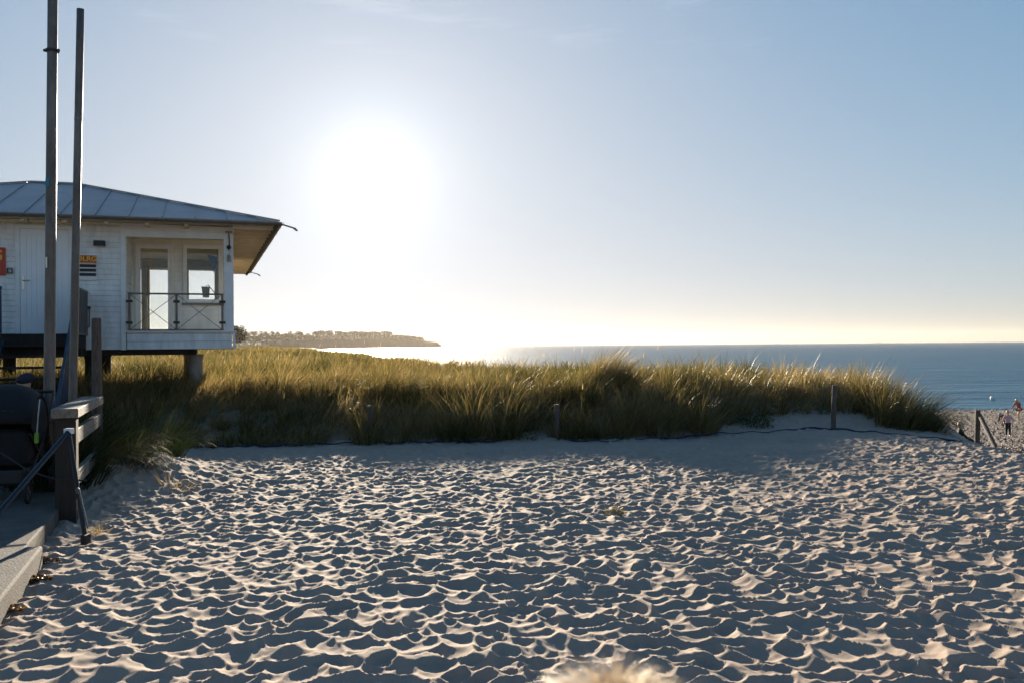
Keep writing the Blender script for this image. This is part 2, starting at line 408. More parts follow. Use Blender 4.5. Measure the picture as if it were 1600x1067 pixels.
# ------------------------------------------------------------------ sea
def mat_sea():
    m = bpy.data.materials.new('sea_water'); m.use_nodes = True; nt = m.node_tree; L = nt.links
    p = nt.nodes["Principled BSDF"]; p.inputs["Base Color"].default_value = (.03, .115, .185, 1)
    p.inputs["Roughness"].default_value = .42; p.inputs["IOR"].default_value = 1.33; p.inputs["Specular IOR Level"].default_value = .2
    geo = nt.nodes.new("ShaderNodeNewGeometry"); hs = None
    for sc, st, w, det in (((.9, 1.9, 1), 1.0, .5, 5), ((.14, .38, 1), 1.0, 2.2, 4), ((.012, .07, 1), 1.0, 5.0, 4)):
        mp = nt.nodes.new("ShaderNodeMapping"); mp.inputs["Scale"].default_value = sc; mp.inputs["Rotation"].default_value = (0, 0, R(-14))
        L.new(geo.outputs["Position"], mp.inputs[0])
        n = nt.nodes.new("ShaderNodeTexNoise"); n.inputs["Scale"].default_value = st; n.inputs["Detail"].default_value = det; n.inputs["Roughness"].default_value = .6
        L.new(mp.outputs[0], n.inputs["Vector"])
        mm = nt.nodes.new("ShaderNodeMath"); mm.operation = 'MULTIPLY_ADD'; mm.inputs[1].default_value = w
        L.new(n.outputs[0], mm.inputs[0])
        if hs: L.new(hs, mm.inputs[2])
        else: mm.inputs[2].default_value = 0
        hs = mm.outputs[0]
    b = nt.nodes.new("ShaderNodeBump"); b.inputs["Strength"].default_value = 1.0; b.inputs["Distance"].default_value = .4
    L.new(hs, b.inputs["Height"]); L.new(b.outputs[0], p.inputs["Normal"])
    return m
sea = MB().add([(-6500, 25, -3), (6500, 25, -3), (6500, 6500, -3), (-6500, 6500, -3)], [(0, 1, 2, 3)])
tag(sea.build('sea', mat_sea()), kind='structure')

# haze over the whole place
def make_haze():
    m = bpy.data.materials.new('haze_air'); m.use_nodes = True; nt = m.node_tree; nt.nodes.clear()
    o = nt.nodes.new("ShaderNodeOutputMaterial"); v = nt.nodes.new("ShaderNodeVolumePrincipled")
    v.inputs["Color"].default_value = (1.0, .9, .78, 1); v.inputs["Density"].default_value = .000040; v.inputs["Anisotropy"].default_value = .42
    nt.links.new(v.outputs[0], o.inputs["Volume"])
    h = MB().box(-6700, 6700, -400, 6700, -8, 75).build('haze', m); tag(h, kind='stuff')
make_haze()


# ------------------------------------------------------------------ grass
def blades(root, h, w, az, lean, curl, hue, seg=3, face=None):
    """arrays of N blades -> verts, quads, tris, hue; az lean direction, lean tilt at the root, curl extra tilt at the tip"""
    N = len(h); dx = np.cos(az); dy = np.sin(az)
    if face is None: face = rng.uniform(0, math.pi, N)
    sx = np.cos(face); sy = np.sin(face)
    pos = root.copy(); Vs = []; k = seg
    for i in range(seg):
        t = i / seg
        ww = w * (1 - .55 * t) * .5
        Vs.append(np.stack([pos[:, 0] - sx * ww, pos[:, 1] - sy * ww, pos[:, 2]], 1))
        Vs.append(np.stack([pos[:, 0] + sx * ww, pos[:, 1] + sy * ww, pos[:, 2]], 1))
        phi = lean + curl * ((i + .5) / seg) ** 1.4
        st = h / seg
        pos = pos + np.stack([np.sin(phi) * dx * st, np.sin(phi) * dy * st, np.cos(phi) * st], 1)
    Vs.append(pos)
    nv = 2 * seg + 1
    V = np.stack(Vs, 1).reshape(-1, 3); base = (np.arange(N) * nv)[:, None]
    q = np.concatenate([base + np.array([[2 * i, 2 * i + 1, 2 * i + 3, 2 * i + 2]]) for i in range(seg - 1)], 0) if seg > 1 else None
    t = base + np.array([[2 * seg - 2, 2 * seg - 1, 2 * seg]])
    return V, q, t, np.repeat(hue, nv)
def join(parts):
    V = []; Q = []; T = []; H = []; k = 0
    for v, q, t, h in parts:
        V.append(v); H.append(h)
        if q is not None: Q.append(q + k)
        T.append(t + k); k += len(v)
    return np.concatenate(V), np.concatenate(Q) if Q else None, np.concatenate(T), np.concatenate(H)
def clumps(cx, cy, n, rad, hgt, wid, hue, splay=.75, wind=.3, seg=3):
    """marram tussocks: blades fan out of each clump and nod with the wind"""
    C = len(cx); n = n.astype(int); ci = np.repeat(np.arange(C), n); N = len(ci)
    r = np.sqrt(rng.random(N)); a = rng.uniform(0, 2 * math.pi, N)
    x = cx[ci] + r * np.cos(a) * rad[ci]; y = cy[ci] + r * np.sin(a) * rad[ci]
    z = land(x, y) - .03
    h = hgt[ci] * rng.uniform(.55, 1.12, N) * (1 - .25 * r * r)
    # lean: outward with the radius, plus wind towards +x and a little towards the camera
    pw = (fbm(cx * .8 + 3, cy * .8, 44, 2) - .5)[ci] * 1.3; pv = (fbm(cx * .8 + 31, cy * .8, 45, 2) - .5)[ci] * 1.2
    ox = np.cos(a) * r * splay + wind * rng.uniform(.2, 1.7, N) + rng.normal(0, .16, N) + pw
    oy = np.sin(a) * r * splay - wind * .35 + rng.normal(0, .16, N) + pv
    az = np.arctan2(oy, ox); mag = np.hypot(ox, oy)
    lean = np.clip(mag * .42, 0, 1.0); curl = np.clip(mag * 1.15 + rng.uniform(0, .5, N), 0, 2.0)
    w = wid[ci] * rng.uniform(.7, 1.3, N)
    hu = np.clip(hue[ci] + rng.normal(0, .27, N), 0, 1)
    return blades(np.stack([x, y, z], 1), h, w, az, lean, curl, hu, seg)
def scatter(x0, x1, y0, y1, sp, jit=.48):
    nx = int((x1 - x0) / sp); ny = int((y1 - y0) / sp)
    gx, gy = np.meshgrid(x0 + (np.arange(nx) + .5) * sp, y0 + (np.arange(ny) + .5) * sp)
    x = gx.ravel() + rng.uniform(-jit, jit, gx.size) * sp; y = gy.ravel() + rng.uniform(-jit, jit, gx.size) * sp
    return x, y
# height of the tussocks along the front edge of the dune (x, factor)
def hprof(X, Y):
    f = np.interp(X, [-9, -6.6, -5.4, -4.4, -3.4, -2.9, -2.3, -1.5, 0, .45, .9, 1.4, 2.6, 3.6, 3.95, 4.6, 7.2, 8.2, 8.9],
                  [.8, .6, .48, .5, .46, .38, .92, 1.0, 1.05, .62, .7, 1.0, 1.1, 1.12, .75, .72, .8, 1.05, .9])
    k = sm((Y - front(X) - 1.6) / 2.0)
    dip = 1 - .5 * np.exp(-((X + 6.0) / 1.1) ** 2 - ((Y - 16.9) / 1.4) ** 2)        # trodden round the pile
    return dip * (f * (1 - k) + k * (.40 + .85 * fbm(X * .55 + 4, Y * .4, 33, 2)))
def keep(x, y):
    k = (y > front(x) + .1) & (x < edgex(y) - .1 - .3 * hash2(np.floor(x * 9), np.floor(y * 9), 4)) & (y < backe(x) + 2)
    # bare bank of sand below the right-hand grass
    top = np.interp(x, [3.7, 4.2, 5.0, 6.2, 7.2, 7.7, 8.1], [front(3.7), front(4.2) + .7, front(5.) + 1.3, front(6.2) + 1.75, front(7.2) + 1.3, front(7.7) + .5, front(8.1) - .6])
    k &= ~((x > 3.7) & (x < 8.1) & (y < top))
    # trodden gap where sand shows through
    k &= ~((((x + 2.85) / .33) ** 2 + ((y - 15.3) / .7) ** 2) < 1)
    k &= ~((((x - .62) / .22) ** 2 + ((y - 15.6) / .35) ** 2) < 1)
    return k
gp = []
# a: front belt
x, y = scatter(-13, 9.3, 13.6, 21, .33)
m_ = keep(x, y); x, y = x[m_], y[m_]
H = .82 * hprof(x, y) * (.62 + .75 * fbm(x * 1.4, y * 1.1, 77, 2)) * rng.uniform(.72, 1.15, len(x))
hu = .38 + .55 * (fbm(x * .5, y * .5, 90) - .5) * 2 + .22 * sm((x - 3.4) / 1.5) + rng.normal(0, .2, len(x))
gp.append(clumps(x, y, rng.uniform(50, 100, len(x)), rng.uniform(.08, .22, len(x)), H, np.full(len(x), .0115), hu))
# separate big tussocks standing out of the field
x = rng.uniform(-13, 7, 90); y = 17.5 + 17 * rng.random(90) ** 1.3; m_ = keep(x, y); x, y = x[m_], y[m_]
gp.append(clumps(x, y, np.full(len(x), 170.), rng.uniform(.2, .42, len(x)), rng.uniform(.85, 1.12, len(x)) * (.88 + .0 * x), np.full(len(x), .013), rng.uniform(.0, .7, len(x)), 1.2, .2))
# overhang at the right-hand end of the dune: long grass draping over the edge
x = rng.uniform(7.1, 7.75, 26); y = rng.uniform(16.6, 19.2, 26)
gp.append(clumps(x, y, np.full(26, 130.), np.full(26, .25), rng.uniform(.95, 1.18, 26), np.full(26, .008), rng.uniform(.1, .4, 26), .9, .5))
# pale old grass combed flat by the wind
for x0_, x1_, y0_, y1_, n_ in ((-8.5, -2.6, 16.2, 21, 70), (.9, 2.6, 16.5, 18.2, 7), (-.8, .6, 16, 17.5, 10), (-3.2, -2.2, 15.4, 16.4, 8)):
    x = rng.uniform(x0_, x1_, n_); y = rng.uniform(y0_, y1_, n_)
    gp.append(clumps(x, y, np.full(n_, 75.), np.full(n_, .3), rng.uniform(.55, .85, n_), np.full(n_, .008), rng.uniform(.8, 1.0, n_), .3, 1.25))
# tall tuft on the hummock
x = rng.normal(1.85, .22, 9); y = rng.normal(18.2, .3, 9)
gp.append(clumps(x, y, np.full(9, 150.), np.full(9, .2), rng.uniform(.95, 1.2, 9), np.full(9, .008), rng.uniform(.4, .7, 9), .45, .2))
# long dark tussocks hanging over the net in front
x = rng.uniform(-9.5, 3.6, 60); y = front(x) + rng.uniform(.0, .35, 60); m_ = keep(x, y + .2); x, y = x[m_], y[m_]
gp.append(clumps(x, y, np.full(len(x), 90.), np.full(len(x), .2), .62 * hprof(x, y) + .1, np.full(len(x), .007), rng.uniform(.05, .5, len(x)), 1.1, .15))
# b: middle
x, y = scatter(-26, 9.3, 21, 46, .46); m_ = keep(x, y) & (np.abs(x) < y * .66 + 1); x, y = x[m_], y[m_]
hu = .30 + .5 * (fbm(x * .35, y * .35, 90) - .5) * 2 + rng.normal(0, .25, len(x))
gp.append(clumps(x, y, rng.uniform(22, 46, len(x)), rng.uniform(.12, .34, len(x)), .85 * (.42 + .85 * fbm(x * .3 + 4, y * .2, 33, 2)) * rng.uniform(.8, 1.15, len(x)), np.full(len(x), .021), hu))
# c: far
x, y = scatter(-75, 2, 46, 110, 1.15); m_ = keep(x, y) & (np.abs(x) < y * .64 + 1); x, y = x[m_], y[m_]
gp.append(clumps(x, y, rng.uniform(16, 28, len(x)), rng.uniform(.3, .7, len(x)), .74 * rng.uniform(.45, 1.35, len(x)), np.full(len(x), .05), .32 + .5 * (fbm(x * .2, y * .2, 90) - .5) * 2, seg=2))
x, y = scatter(-160, -10, 110, 250, 3.2); m_ = keep(x, y) & (np.abs(x) < y * .64 + 1); x, y = x[m_], y[m_]
gp.append(clumps(x, y, rng.uniform(14, 22, len(x)), rng.uniform(1.2, 2.2, len(x)), .9 * rng.uniform(.6, 1.2, len(x)), np.full(len(x), .14), rng.uniform(.3, .6, len(x)), seg=2))
V, q, t, h = join(gp)
print('grass verts', len(V))
gr = npmesh('marram_grass', V, q, t, M['grass'], {'hue': h}); tag(gr, 'wind-bent green and straw coloured marram grass covering the dune', 'dune grass', kind='stuff')
# straw seed heads above the grass
n = 300
x = rng.uniform(-14, 3, n); y = rng.uniform(15, 34, n); m_ = keep(x, y) & (fbm(x * .5, y * .5, 12) > .45); x, y = x[m_], y[m_]
hh = .8 * hprof(x, y) * rng.uniform(1.0, 1.3, len(x)) + .04; az = rng.normal(0, .8, len(x)); ln = rng.uniform(.03, .25, len(x))
st = blades(np.stack([x, y, land(x, y)], 1), hh, np.full(len(x), .004), az, ln, ln * 1.2, np.full(len(x), .5), 3)
tipz = st[0].reshape(len(x), -1, 3)[:, -1]; prevz = st[0].reshape(len(x), -1, 3)[:, -2]
hd = []
for f_ in (0, 1.57):
    hd.append(blades(tipz - (tipz - prevz) / np.maximum(np.linalg.norm(tipz - prevz, axis=1)[:, None], 1e-4) * .02, np.full(len(x), .12), np.full(len(x), .011), az, ln * 2.2, ln, rng.random(len(x)), 2, np.full(len(x), f_)))
V, q, t, h = join([st] + hd)
o = npmesh('seed_heads', V, q, t, M['straw'], {'hue': h}); tag(o, 'pale straw seed heads standing above the dune grass', 'seed heads', kind='stuff')
# low creeping green plants at the foot of the dune
def leaves(cx, cy, n, rad, size, zc, hue=None, squash=1.0):
    ci = np.repeat(np.arange(len(cx)), n); N = len(ci)
    r = np.sqrt(rng.random(N)); a = rng.uniform(0, 2 * math.pi, N)
    x = cx[ci] + r * np.cos(a) * rad[ci]; y = cy[ci] + r * np.sin(a) * rad[ci] * squash
    z = land(x, y) + zc[ci] * rng.random(N)
    return np.stack([x, y, z], 1), rng.uniform(.5, 1.2, N) * size
def quads(P, s, hue=None):
    N = len(P); u = rng.normal(size=(N, 3)); u /= np.linalg.norm(u, axis=1)[:, None]; v = np.cross(u, rng.normal(size=(N, 3))); v /= np.linalg.norm(v, axis=1)[:, None]
    s = s[:, None] * .5
    V = np.stack([P - u * s, P - v * s * .6, P + u * s, P + v * s * .6], 1).reshape(-1, 3)
    return V, (np.arange(N) * 4)[:, None] + np.array([[0, 1, 2, 3]]), np.repeat(rng.random(N) if hue is None else hue, 4)
cx = np.concatenate([rng.uniform(3.7, 5.0, 26), rng.uniform(-1, 2.6, 16), rng.uniform(-6.5, -1, 14), rng.uniform(5, 7, 8)])
cy = front(cx) + np.concatenate([rng.uniform(.5, 1.15, 26), rng.uniform(-.05, .3, 16), rng.uniform(-.1, .2, 14), rng.uniform(1.2, 1.6, 8)])
P, s = leaves(cx, cy, 90, rng.uniform(.1, .26, len(cx)), .035, np.concatenate([np.full(26, .16), np.full(38, .09)]))
V, q, h = quads(P, s)
o = npmesh('creeping_plants', V, q, None, M['ivy'], {'hue': h}); tag(o, 'low dark green creeping plants at the foot of the dune grass', 'ground cover', kind='stuff')

def tuft(name, label, cat, x, y, n, rad, h, w, hue, splay, wind, seg=5, group=None, zoff=0, m=None):
    root = empty(name, (x, y, lz(x, y)))
    tag(root, label, cat, group)
    V, q, t, hh = clumps(np.array([x]), np.array([y]), np.array([n]), np.array([rad]), np.array([h]), np.array([w]), np.array([hue]), splay, wind, seg)
    V = V - np.array([x, y, lz(x, y)]); V[:, 2] += zoff
    b = npmesh('blades', V, q, t, m or M['grass'], {'hue': hh}); b.parent = root
    return root
g = 'drooping grass tufts by the wooden barrier'
tuft('grass_tuft', 'big dark green grass tuft drooping round the foot of the round wooden post', 'grass tuft', -4.75, 10.85, 1000, .36, .66, .007, .0, 1.6, .7, group=g, m=M['shadedgrass'])
tuft('grass_tuft', 'dark grass tuft behind the rails of the wooden barrier', 'grass tuft', -4.95, 9.9, 1100, .5, .9, .007, .1, 1.0, .3, group=g, m=M['shadedgrass'])
tuft('grass_tuft', 'green grass tuft with shiny bent blades right of the round wooden post', 'grass tuft', -4.4, 10.6, 300, .2, .48, .006, .5, 1.5, 1.0, group=g, m=M['shadedgrass'])
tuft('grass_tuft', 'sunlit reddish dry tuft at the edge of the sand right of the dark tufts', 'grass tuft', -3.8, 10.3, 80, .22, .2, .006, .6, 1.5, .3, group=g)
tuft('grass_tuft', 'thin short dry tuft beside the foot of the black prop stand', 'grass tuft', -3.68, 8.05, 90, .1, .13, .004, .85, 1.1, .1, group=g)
tuft('grass_tuft', 'dark low grass tuft between the tall dune grass and the round wooden post', 'grass tuft', -5.0, 12.2, 900, .55, .9, .008, .1, 1.1, .4, group=g, m=M['shadedgrass'])
tuft('grass_tuft', 'wide dark grass tuft in front of the dune at the far left', 'grass tuft', -6.0, 12.9, 1000, .65, .9, .008, .15, 1.0, .3, group=g, m=M['shadedgrass'])
# small tuft on its own in the open sand
pz = at(960, 797, 8.75)
r_ = tuft('sand_plant', 'small green and yellow plant alone in the middle of the open sand', 'plant', pz.x, 8.75, 160, .1, .1, .006, .45, 1.3, .0, 3)
# tide wrack and dry roots beside the slab
def weed(name, label, x, y, n, rad):
    P, s = leaves(np.array([x]), np.array([y]), n, np.array([rad]), .05, np.array([.05]), squash=.5)
    V, q, h = quads(P, s); V -= np.array([x, y, lz(x, y)])
    o = npmesh(name, V, q, None, M['weed'], {'hue': h}); o.location = (x, y, lz(x, y) + .0); o.scale = (1, 1, .5); tag(o, label, 'dry weed', 'brown dry weed beside the concrete slab'); return o
for lab, px, py, Y, n in (('brown dry weed in the hollow below the slab corner', 68, 868, 6.9, 200), ('larger heap of brown dry weed beside the near slab', 50, 905, 6.35, 420), ('scrap of dark dry weed at the left picture edge', 5, 955, 5.6, 150)):
    p = at(px, py, Y); weed('dry_weed', lab, p.x, Y, n, .13)

# ------------------------------------------------------------------ the beach hut on stilts
TH = math.atan(.3425); cu, su = math.cos(TH), math.sin(TH)
WX, WY = -5.69, 18.63
def H2W(x, y, z=0): return Vector((WX + cu * x - su * y, WY + su * x + cu * y, z))
hut = empty('beach_hut', (WX, WY, 0), TH)
tag(hut, 'white weatherboarded beach hut on stilts with a low grey hipped metal roof', 'hut')
XL, YB = -7.54, 10.6
Z0, ZF, ZT = 1.575, 1.88, 4.02
def boards(mb, x0, x1, z0, z1, y, d, holes=(), axis='x', pitch=.105):
    """weatherboards: one tapered board per course, cut round openings (a0,a1,z0,z1)"""
    z = z0
    while z < z1 - .01:
        zt = min(z + pitch - .007, z1)
        spans = [(x0, x1)]
        for (a0, a1, b0, b1) in holes:
            if b0 < zt and b1 > z:
                ns = []
                for (p, q_) in spans:
                    if a0 > p: ns.append((p, min(a0, q_)))
                    if a1 < q_: ns.append((max(a1, p), q_))
                spans = [s_ for s_ in ns if s_[1] - s_[0] > .01]
        for (p, q_) in spans:
            if axis == 'x':
                vs = [(p, y - d, z), (q_, y - d, z), (q_, y, z), (p, y, z), (p, y - d * .55, zt), (q_, y - d * .55, zt), (q_, y, zt), (p, y, zt)]
            else:
                vs = [(y + d, p, z), (y + d, q_, z), (y, q_, z), (y, p, z), (y + d * .55, p, zt), (y + d * .55, q_, zt), (y, q_, zt), (y, p, zt)]
            mb.add(vs, [(0, 3, 2, 1), (4, 5, 6, 7), (0, 1, 5, 4), (1, 2, 6, 5), (2, 3, 7, 6), (3, 0, 4, 7)])
        z += pitch
def wallbox(mb, a0, a1, y0, y1, z0, z1, holes=(), axis='x'):
    xs = sorted({a0, a1, *[h[0] for h in holes], *[h[1] for h in holes]}); zs = sorted({z0, z1, *[h[2] for h in holes], *[h[3] for h in holes]})
    for i in range(len(xs) - 1):
        for j in range(len(zs) - 1):
            cxm = (xs[i] + xs[i + 1]) / 2; czm = (zs[j] + zs[j + 1]) / 2
            if any(h[0] < cxm < h[1] and h[2] < czm < h[3] for h in holes): continue
            if axis == 'x': mb.box(xs[i], xs[i + 1], y0, y1, zs[j], zs[j + 1])
            else: mb.box(y0, y1, xs[i], xs[i + 1], zs[j], zs[j + 1])
DOOR = (-3.93, -3.03, ZF, 3.92)
PD = (-1.96, -1.20, ZF, 3.83); PW = (-1.0, -.18, 2.56, 3.83)
RD = (-1.90, -1.36, ZF + .02, 3.66); RW = (-.955, -.26, 2.82, 3.66); RS = (-2.12, -2.04, ZF + .02, 3.66)
# wall cores
w = MB(); wallbox(w, XL, -2.04, .03, .13, Z0, ZT, [DOOR])
wallbox(w, -2.04 + .0, -.0, 1.53, 1.63, Z0, ZT, [PD, PW])
w.box(-2.14, -2.04, .13, 1.53, Z0, ZT)
wallbox(w, XL, 0, 5.6, 5.7, Z0, ZT, [RD, RW, RS])
w.box(XL, XL + .1, .13, 5.6, Z0, ZT); 
wallbox(w, 1.63, 5.6, -.1, 0, Z0, ZT, [(2.6, 4.6, 2.7, 3.66)], axis='y')
w.build('inner_wall', M['inner'], hut)
w = MB(); boards(w, XL, -2.13, Z0, ZT, .03, .022, [(DOOR[0] - .05, DOOR[1] + .05, Z0 + .3, DOOR[3] + .05)])
boards(w, -2.04, 0, Z0 + .3, ZT - .3, 1.53, .022, [(PD[0] - .03, PD[1] + .03, Z0, PD[3] + .03), (PW[0] - .03, PW[1] + .03, PW[2] - .02, PW[3] + .03)])
boards(w, .13, 1.5, ZF, ZT, -2.04, .018, axis='y')
boards(w, 1.63, 5.7, Z0, ZT, 0, .022, [(2.55, 4.65, 2.65, 3.7)], axis='y')
boards(w, -2.02, -.04, Z0, ZF + .03, .03, .022, pitch=.155)            # apron below the porch opening
w.build('weatherboarding', M['white'], hut)
w = MB(); w.box(-2.04, -.05, .03, .10, Z0, ZF + .03); w.build('apron_backing', M['gapdark'], hut)
# floor, ceiling
w = MB(); w.box(XL + .1, -.02, .13, 5.6, ZF - .14, ZF - .02); w.build('floor', M['floor'], hut)
w = MB(); w.box(XL + .1, -.1, 1.63, 5.6, 3.86, 3.9); w.build('ceiling', M['inner'], hut)
w = MB(); w.box(-2.03, -.02, .15, 1.5, 3.93, 3.96); w.build('porch_ceiling', M['soffit'], hut)
# trim and posts
w = MB(); w.box(-2.13, -2.04, -.005, .03, Z0 - .01, ZT); w.build('corner_board', M['trim'], hut, bevel=.004)
w = MB(); w.box(-.19, 0, -.01, .16, ZF + .035, ZT); w.build('corner_post', M['trim'], hut, bevel=.006)
w = MB(); w.box(-2.04, -.19, -.0, .12, 3.80, 3.93); w.box(-2.04, .02, -.012, .13, 3.93, 4.05); w.build('lintel_beam', M['trim'], hut, bevel=.004)
w = MB(); w.box(-2.06, .045, -.03, .10, ZF + .03, ZF + .055); w.build('sill_board', M['trim'], hut, bevel=.003)
w = MB(); w.box(-.02, .03, -.012, .05, Z0 - .01, ZF + .028); w.build('corner_board', M['trim'], hut, bevel=.003)
w = MB(); w.box(-.1, -.0, 1.4, 1.53, Z0, ZT); w.build('corner_post', M['trim'], hut, bevel=.004)
# entrance door
d = MB(); x0, x1, z0, z1 = DOOR
f = MB(); f.box(x0 - .05, x0 + .03, -.015, .05, z0 - .01, z1 + .05); f.box(x1 - .03, x1 + .05, -.015, .05, z0 - .01, z1 + .05); f.box(x0 + .03, x1 - .03, -.015, .05, z1 - .03, z1 + .05)
df = f.build('door_frame', M['trim'], hut, bevel=.004)
d.box(x0 + .033, x1 - .033, .012, .055, z0, z1 - .033)
for (a, b) in ((x0 + .033, x0 + .14), (x1 - .14, x1 - .033)): d.box(a, b, .0, .012, z0 + .0, z1 - .033)
for (a, b) in ((z1 - .16, z1 - .033), (z0, z0 + .3)): d.box(x0 + .14, x1 - .14, .0, .012, a, b)
k = 7; wdt = (x1 - x0 - .28) / k
for i in range(k): d.box(x0 + .14 + i * wdt + .004, x0 + .14 + (i + 1) * wdt - .004, .005, .012, z0 + .3, z1 - .16)
dd = d.build('entrance_door', M['door'], hut, bevel=.002); dd['label'] = 'white panelled entrance door with a vertical boarded centre'
hnd = MB(); hnd.box(x0 + .065, x0 + .105, -.012, 0, 2.72, 2.98); hnd.tube([(x0 + .085, -.01, 2.9), (x0 + .085, -.055, 2.9), (x0 + .2, -.055, 2.9)], .011, 8); hnd.build('handle', M['chrome'], dd)
# porch door and window (frame, glass)
def frame(x0, x1, y0, y1, z0, z1, t, parent, name='frame', tb=None):
    m = MB(); tb = tb if tb is not None else t
    m.box(x0, x0 + t, y0, y1, z0, z1); m.box(x1 - t, x1, y0, y1, z0, z1); m.box(x0 + t, x1 - t, y0, y1, z1 - t, z1)
    if tb: m.box(x0 + t, x1 - t, y0, y1, z0, z0 + tb)
    return m.build(name, M['trim'], parent, bevel=.003)
pd = frame(PD[0], PD[1], 1.49, 1.60, PD[2], PD[3], .04, hut, 'porch_door', 0)
frame(PD[0] + .042, PD[1] - .042, 1.505, 1.575, PD[2] + .03, PD[3] - .042, .065, pd, 'sash', .09)
MB().box(PD[0] + .107, PD[1] - .107, 1.535, 1.541, PD[2] + .12, PD[3] - .107).build('pane', M['glass'], pd)
pw = frame(PW[0], PW[1], 1.49, 1.60, PW[2], PW[3], .035, hut, 'porch_window')
frame(PW[0] + .037, PW[1] - .037, 1.505, 1.575, PW[2] + .037, PW[3] - .037, .045, pw, 'sash')
MB().box(PW[0] + .082, PW[1] - .082, 1.535, 1.541, PW[2] + .082, PW[3] - .082).build('pane', M['glass'], pw)
MB().box(PW[0] - .03, PW[1] + .03, 1.42, 1.49, PW[2] - .045, PW[2] + .005).build('window_sill', M['greywood'], pw, bevel=.004)
for nm, (a, b, c, e) in (('rear_window', RW), ('rear_door', RD), ('rear_window', RS)):
    rw = frame(a, b, 5.58, 5.72, c, e, .03, hut, nm)
    MB().box(a + .03, b - .03, 5.64, 5.646, c + .03, e - .03).build('pane', M['glass'], rw)
sw = MB(); sw.box(-.06, -.054, 2.6, 4.6, 2.7, 3.66); sw.build('side_pane', M['glass'], hut)
w = MB(); w.box(-2.02, -1.91, 5.35, 5.5, ZF, 3.6); w.box(-2.02, -.3, 5.35, 5.5, 3.66, 3.8); w.build('room_post', M['curtain'], hut)
w = MB(); w.box(-1.36, -.2, 5.5, 5.56, 2.48, 2.53); w.build('inner_rail', M['gutter'], hut)
# roof: hipped, shallow
ex0, ex1, ey0, ey1, ze = -8.4, .86, -.6, 11.8, 4.12
rise = 1.24; run = 4.13
P = [(ex0, ey0, ze), (ex1, ey0, ze), (ex1, ey1, ze), (ex0, ey1, ze),
     (ex0 + run, ey0 + run, ze + rise), (ex1 - run, ey0 + run, ze + rise), (ex1 - run, ey1 - run, ze + rise), (ex0 + run, ey1 - run, ze + rise)]
rf = MB(); rf.add(P, [(0, 1, 5, 4), (1, 2, 6, 5), (2, 3, 7, 6), (3, 0, 4, 7), (4, 5, 6, 7)])
rf.add([(a, b, c - .035) for a, b, c in P], [(4, 5, 1, 0), (5, 6, 2, 1), (6, 7, 3, 2), (7, 4, 0, 3)])
rf.add([P[0], P[1], P[2], P[3]] + [(a, b, c - .035) for a, b, c in P[:4]], [(0, 4, 5, 1), (1, 5, 6, 2), (2, 6, 7, 3), (3, 7, 4, 0)])
sl = rise / run
sm_ = rf
for i in range(1, 16):                                            # standing seams, front slope and right slope
    xx = ex0 + (ex1 - ex0) * i / 15.5 - .1
    t = min(run, xx - ex0, ex1 - xx)
    if t > .15: sm_.bar((xx, ey0 + .01, ze + .016), (xx, ey0 + t, ze + t * sl + .016), .014, .036)
for i in range(1, 21):
    yy = ey0 + (ey1 - ey0) * i / 20.5
    t = min(run, yy - ey0, ey1 - yy)
    if t > .15: sm_.bar((ex1 - .01, yy, ze + .016), (ex1 - t, yy, ze + t * sl + .016), .014, .036)
roof = rf.build('roof', M['roof'], hut)
rc = MB()
for a, b in ((P[1], P[5]), (P[0], P[4]), (P[2], P[6]), (P[4], P[5])):
    MB().bar((a[0], a[1], a[2] + .02), (b[0], b[1], b[2] + .02), .07, .035).build('ridge_cap', M['roof'], roof)
# eaves: soffit boards, rafter tails, gutters
w = MB()
def sof(y0, y1, x): pass
nb = 13
for i in range(nb):                                               # open boards under the right-hand overhang
    a = ex1 - .05 - i * .09; 
    if a < -.02: break
    w.box(a - .082, a, ey0 + .06, ey1 - .06, ze - .055 + (ex1 - a) * sl * .0, ze - .037 + (ex1 - a) * sl * .0)
w.box(ex0 + .05, ex1 - .12 - .09 * 9, ey0 + .04, .02, ze - .05, ze - .036)
w.build('soffit', M['soffit'], roof)
for yy in np.arange(-.35, 11.7, .62):
    MB().box(-.02, ex1 - .1, yy - .035, yy + .035, ze - .15, ze - .056).build('rafter_tail', M['soffit'], roof)
for xx in np.arange(-8.1, -.3, .72):
    MB().box(xx - .035, xx + .035, ey0 + .09, .0, ze - .14, ze - .051).build('rafter_tail', M['soffit'], roof)
def gut(a, b):
    m = MB(); a = Vector(a); b = Vector(b); d = (b - a).normalized(); n_ = d.cross(Vector((0, 0, 1)))
    prof = [(.055 * math.cos(t), .055 * math.sin(t)) for t in np.linspace(math.pi, 2 * math.pi, 9)]
    vs = []
    for p in (a, b):
        for (u, v) in prof: vs.append(tuple(p + n_ * u + Vector((0, 0, v))))
        for (u, v) in reversed(prof): vs.append(tuple(p + n_ * u * .9 + Vector((0, 0, v * .9 + .004))))
    k = len(prof) * 2
    fs = [(i, (i + 1) % k, (i + 1) % k + k, i + k) for i in range(k)] + [tuple(range(k))[::-1], tuple(range(k, 2 * k))]
    m.add(vs, fs); return m
gut((ex0, ey0 - .03, ze - .01), (ex1 + .06, ey0 - .03, ze - .025)).build('gutter', M['gutter'], roof)
gut((ex1 + .05, ey0 + .03, ze - .01), (ex1 + .05, ey1, ze - .04)).build('gutter', M['gutter'], roof)
MB().box(ex1 - .09, ex1 - .03, ey0 + .05, ey1 - .05, ze - .17, ze - .04).build('fascia_board', M['greywood'], roof)
MB().box(ex0, ex1 - .09, ey0 + .02, ey0 + .05, ze - .1, ze - .036).build('fascia_board', M['gutter'], roof)
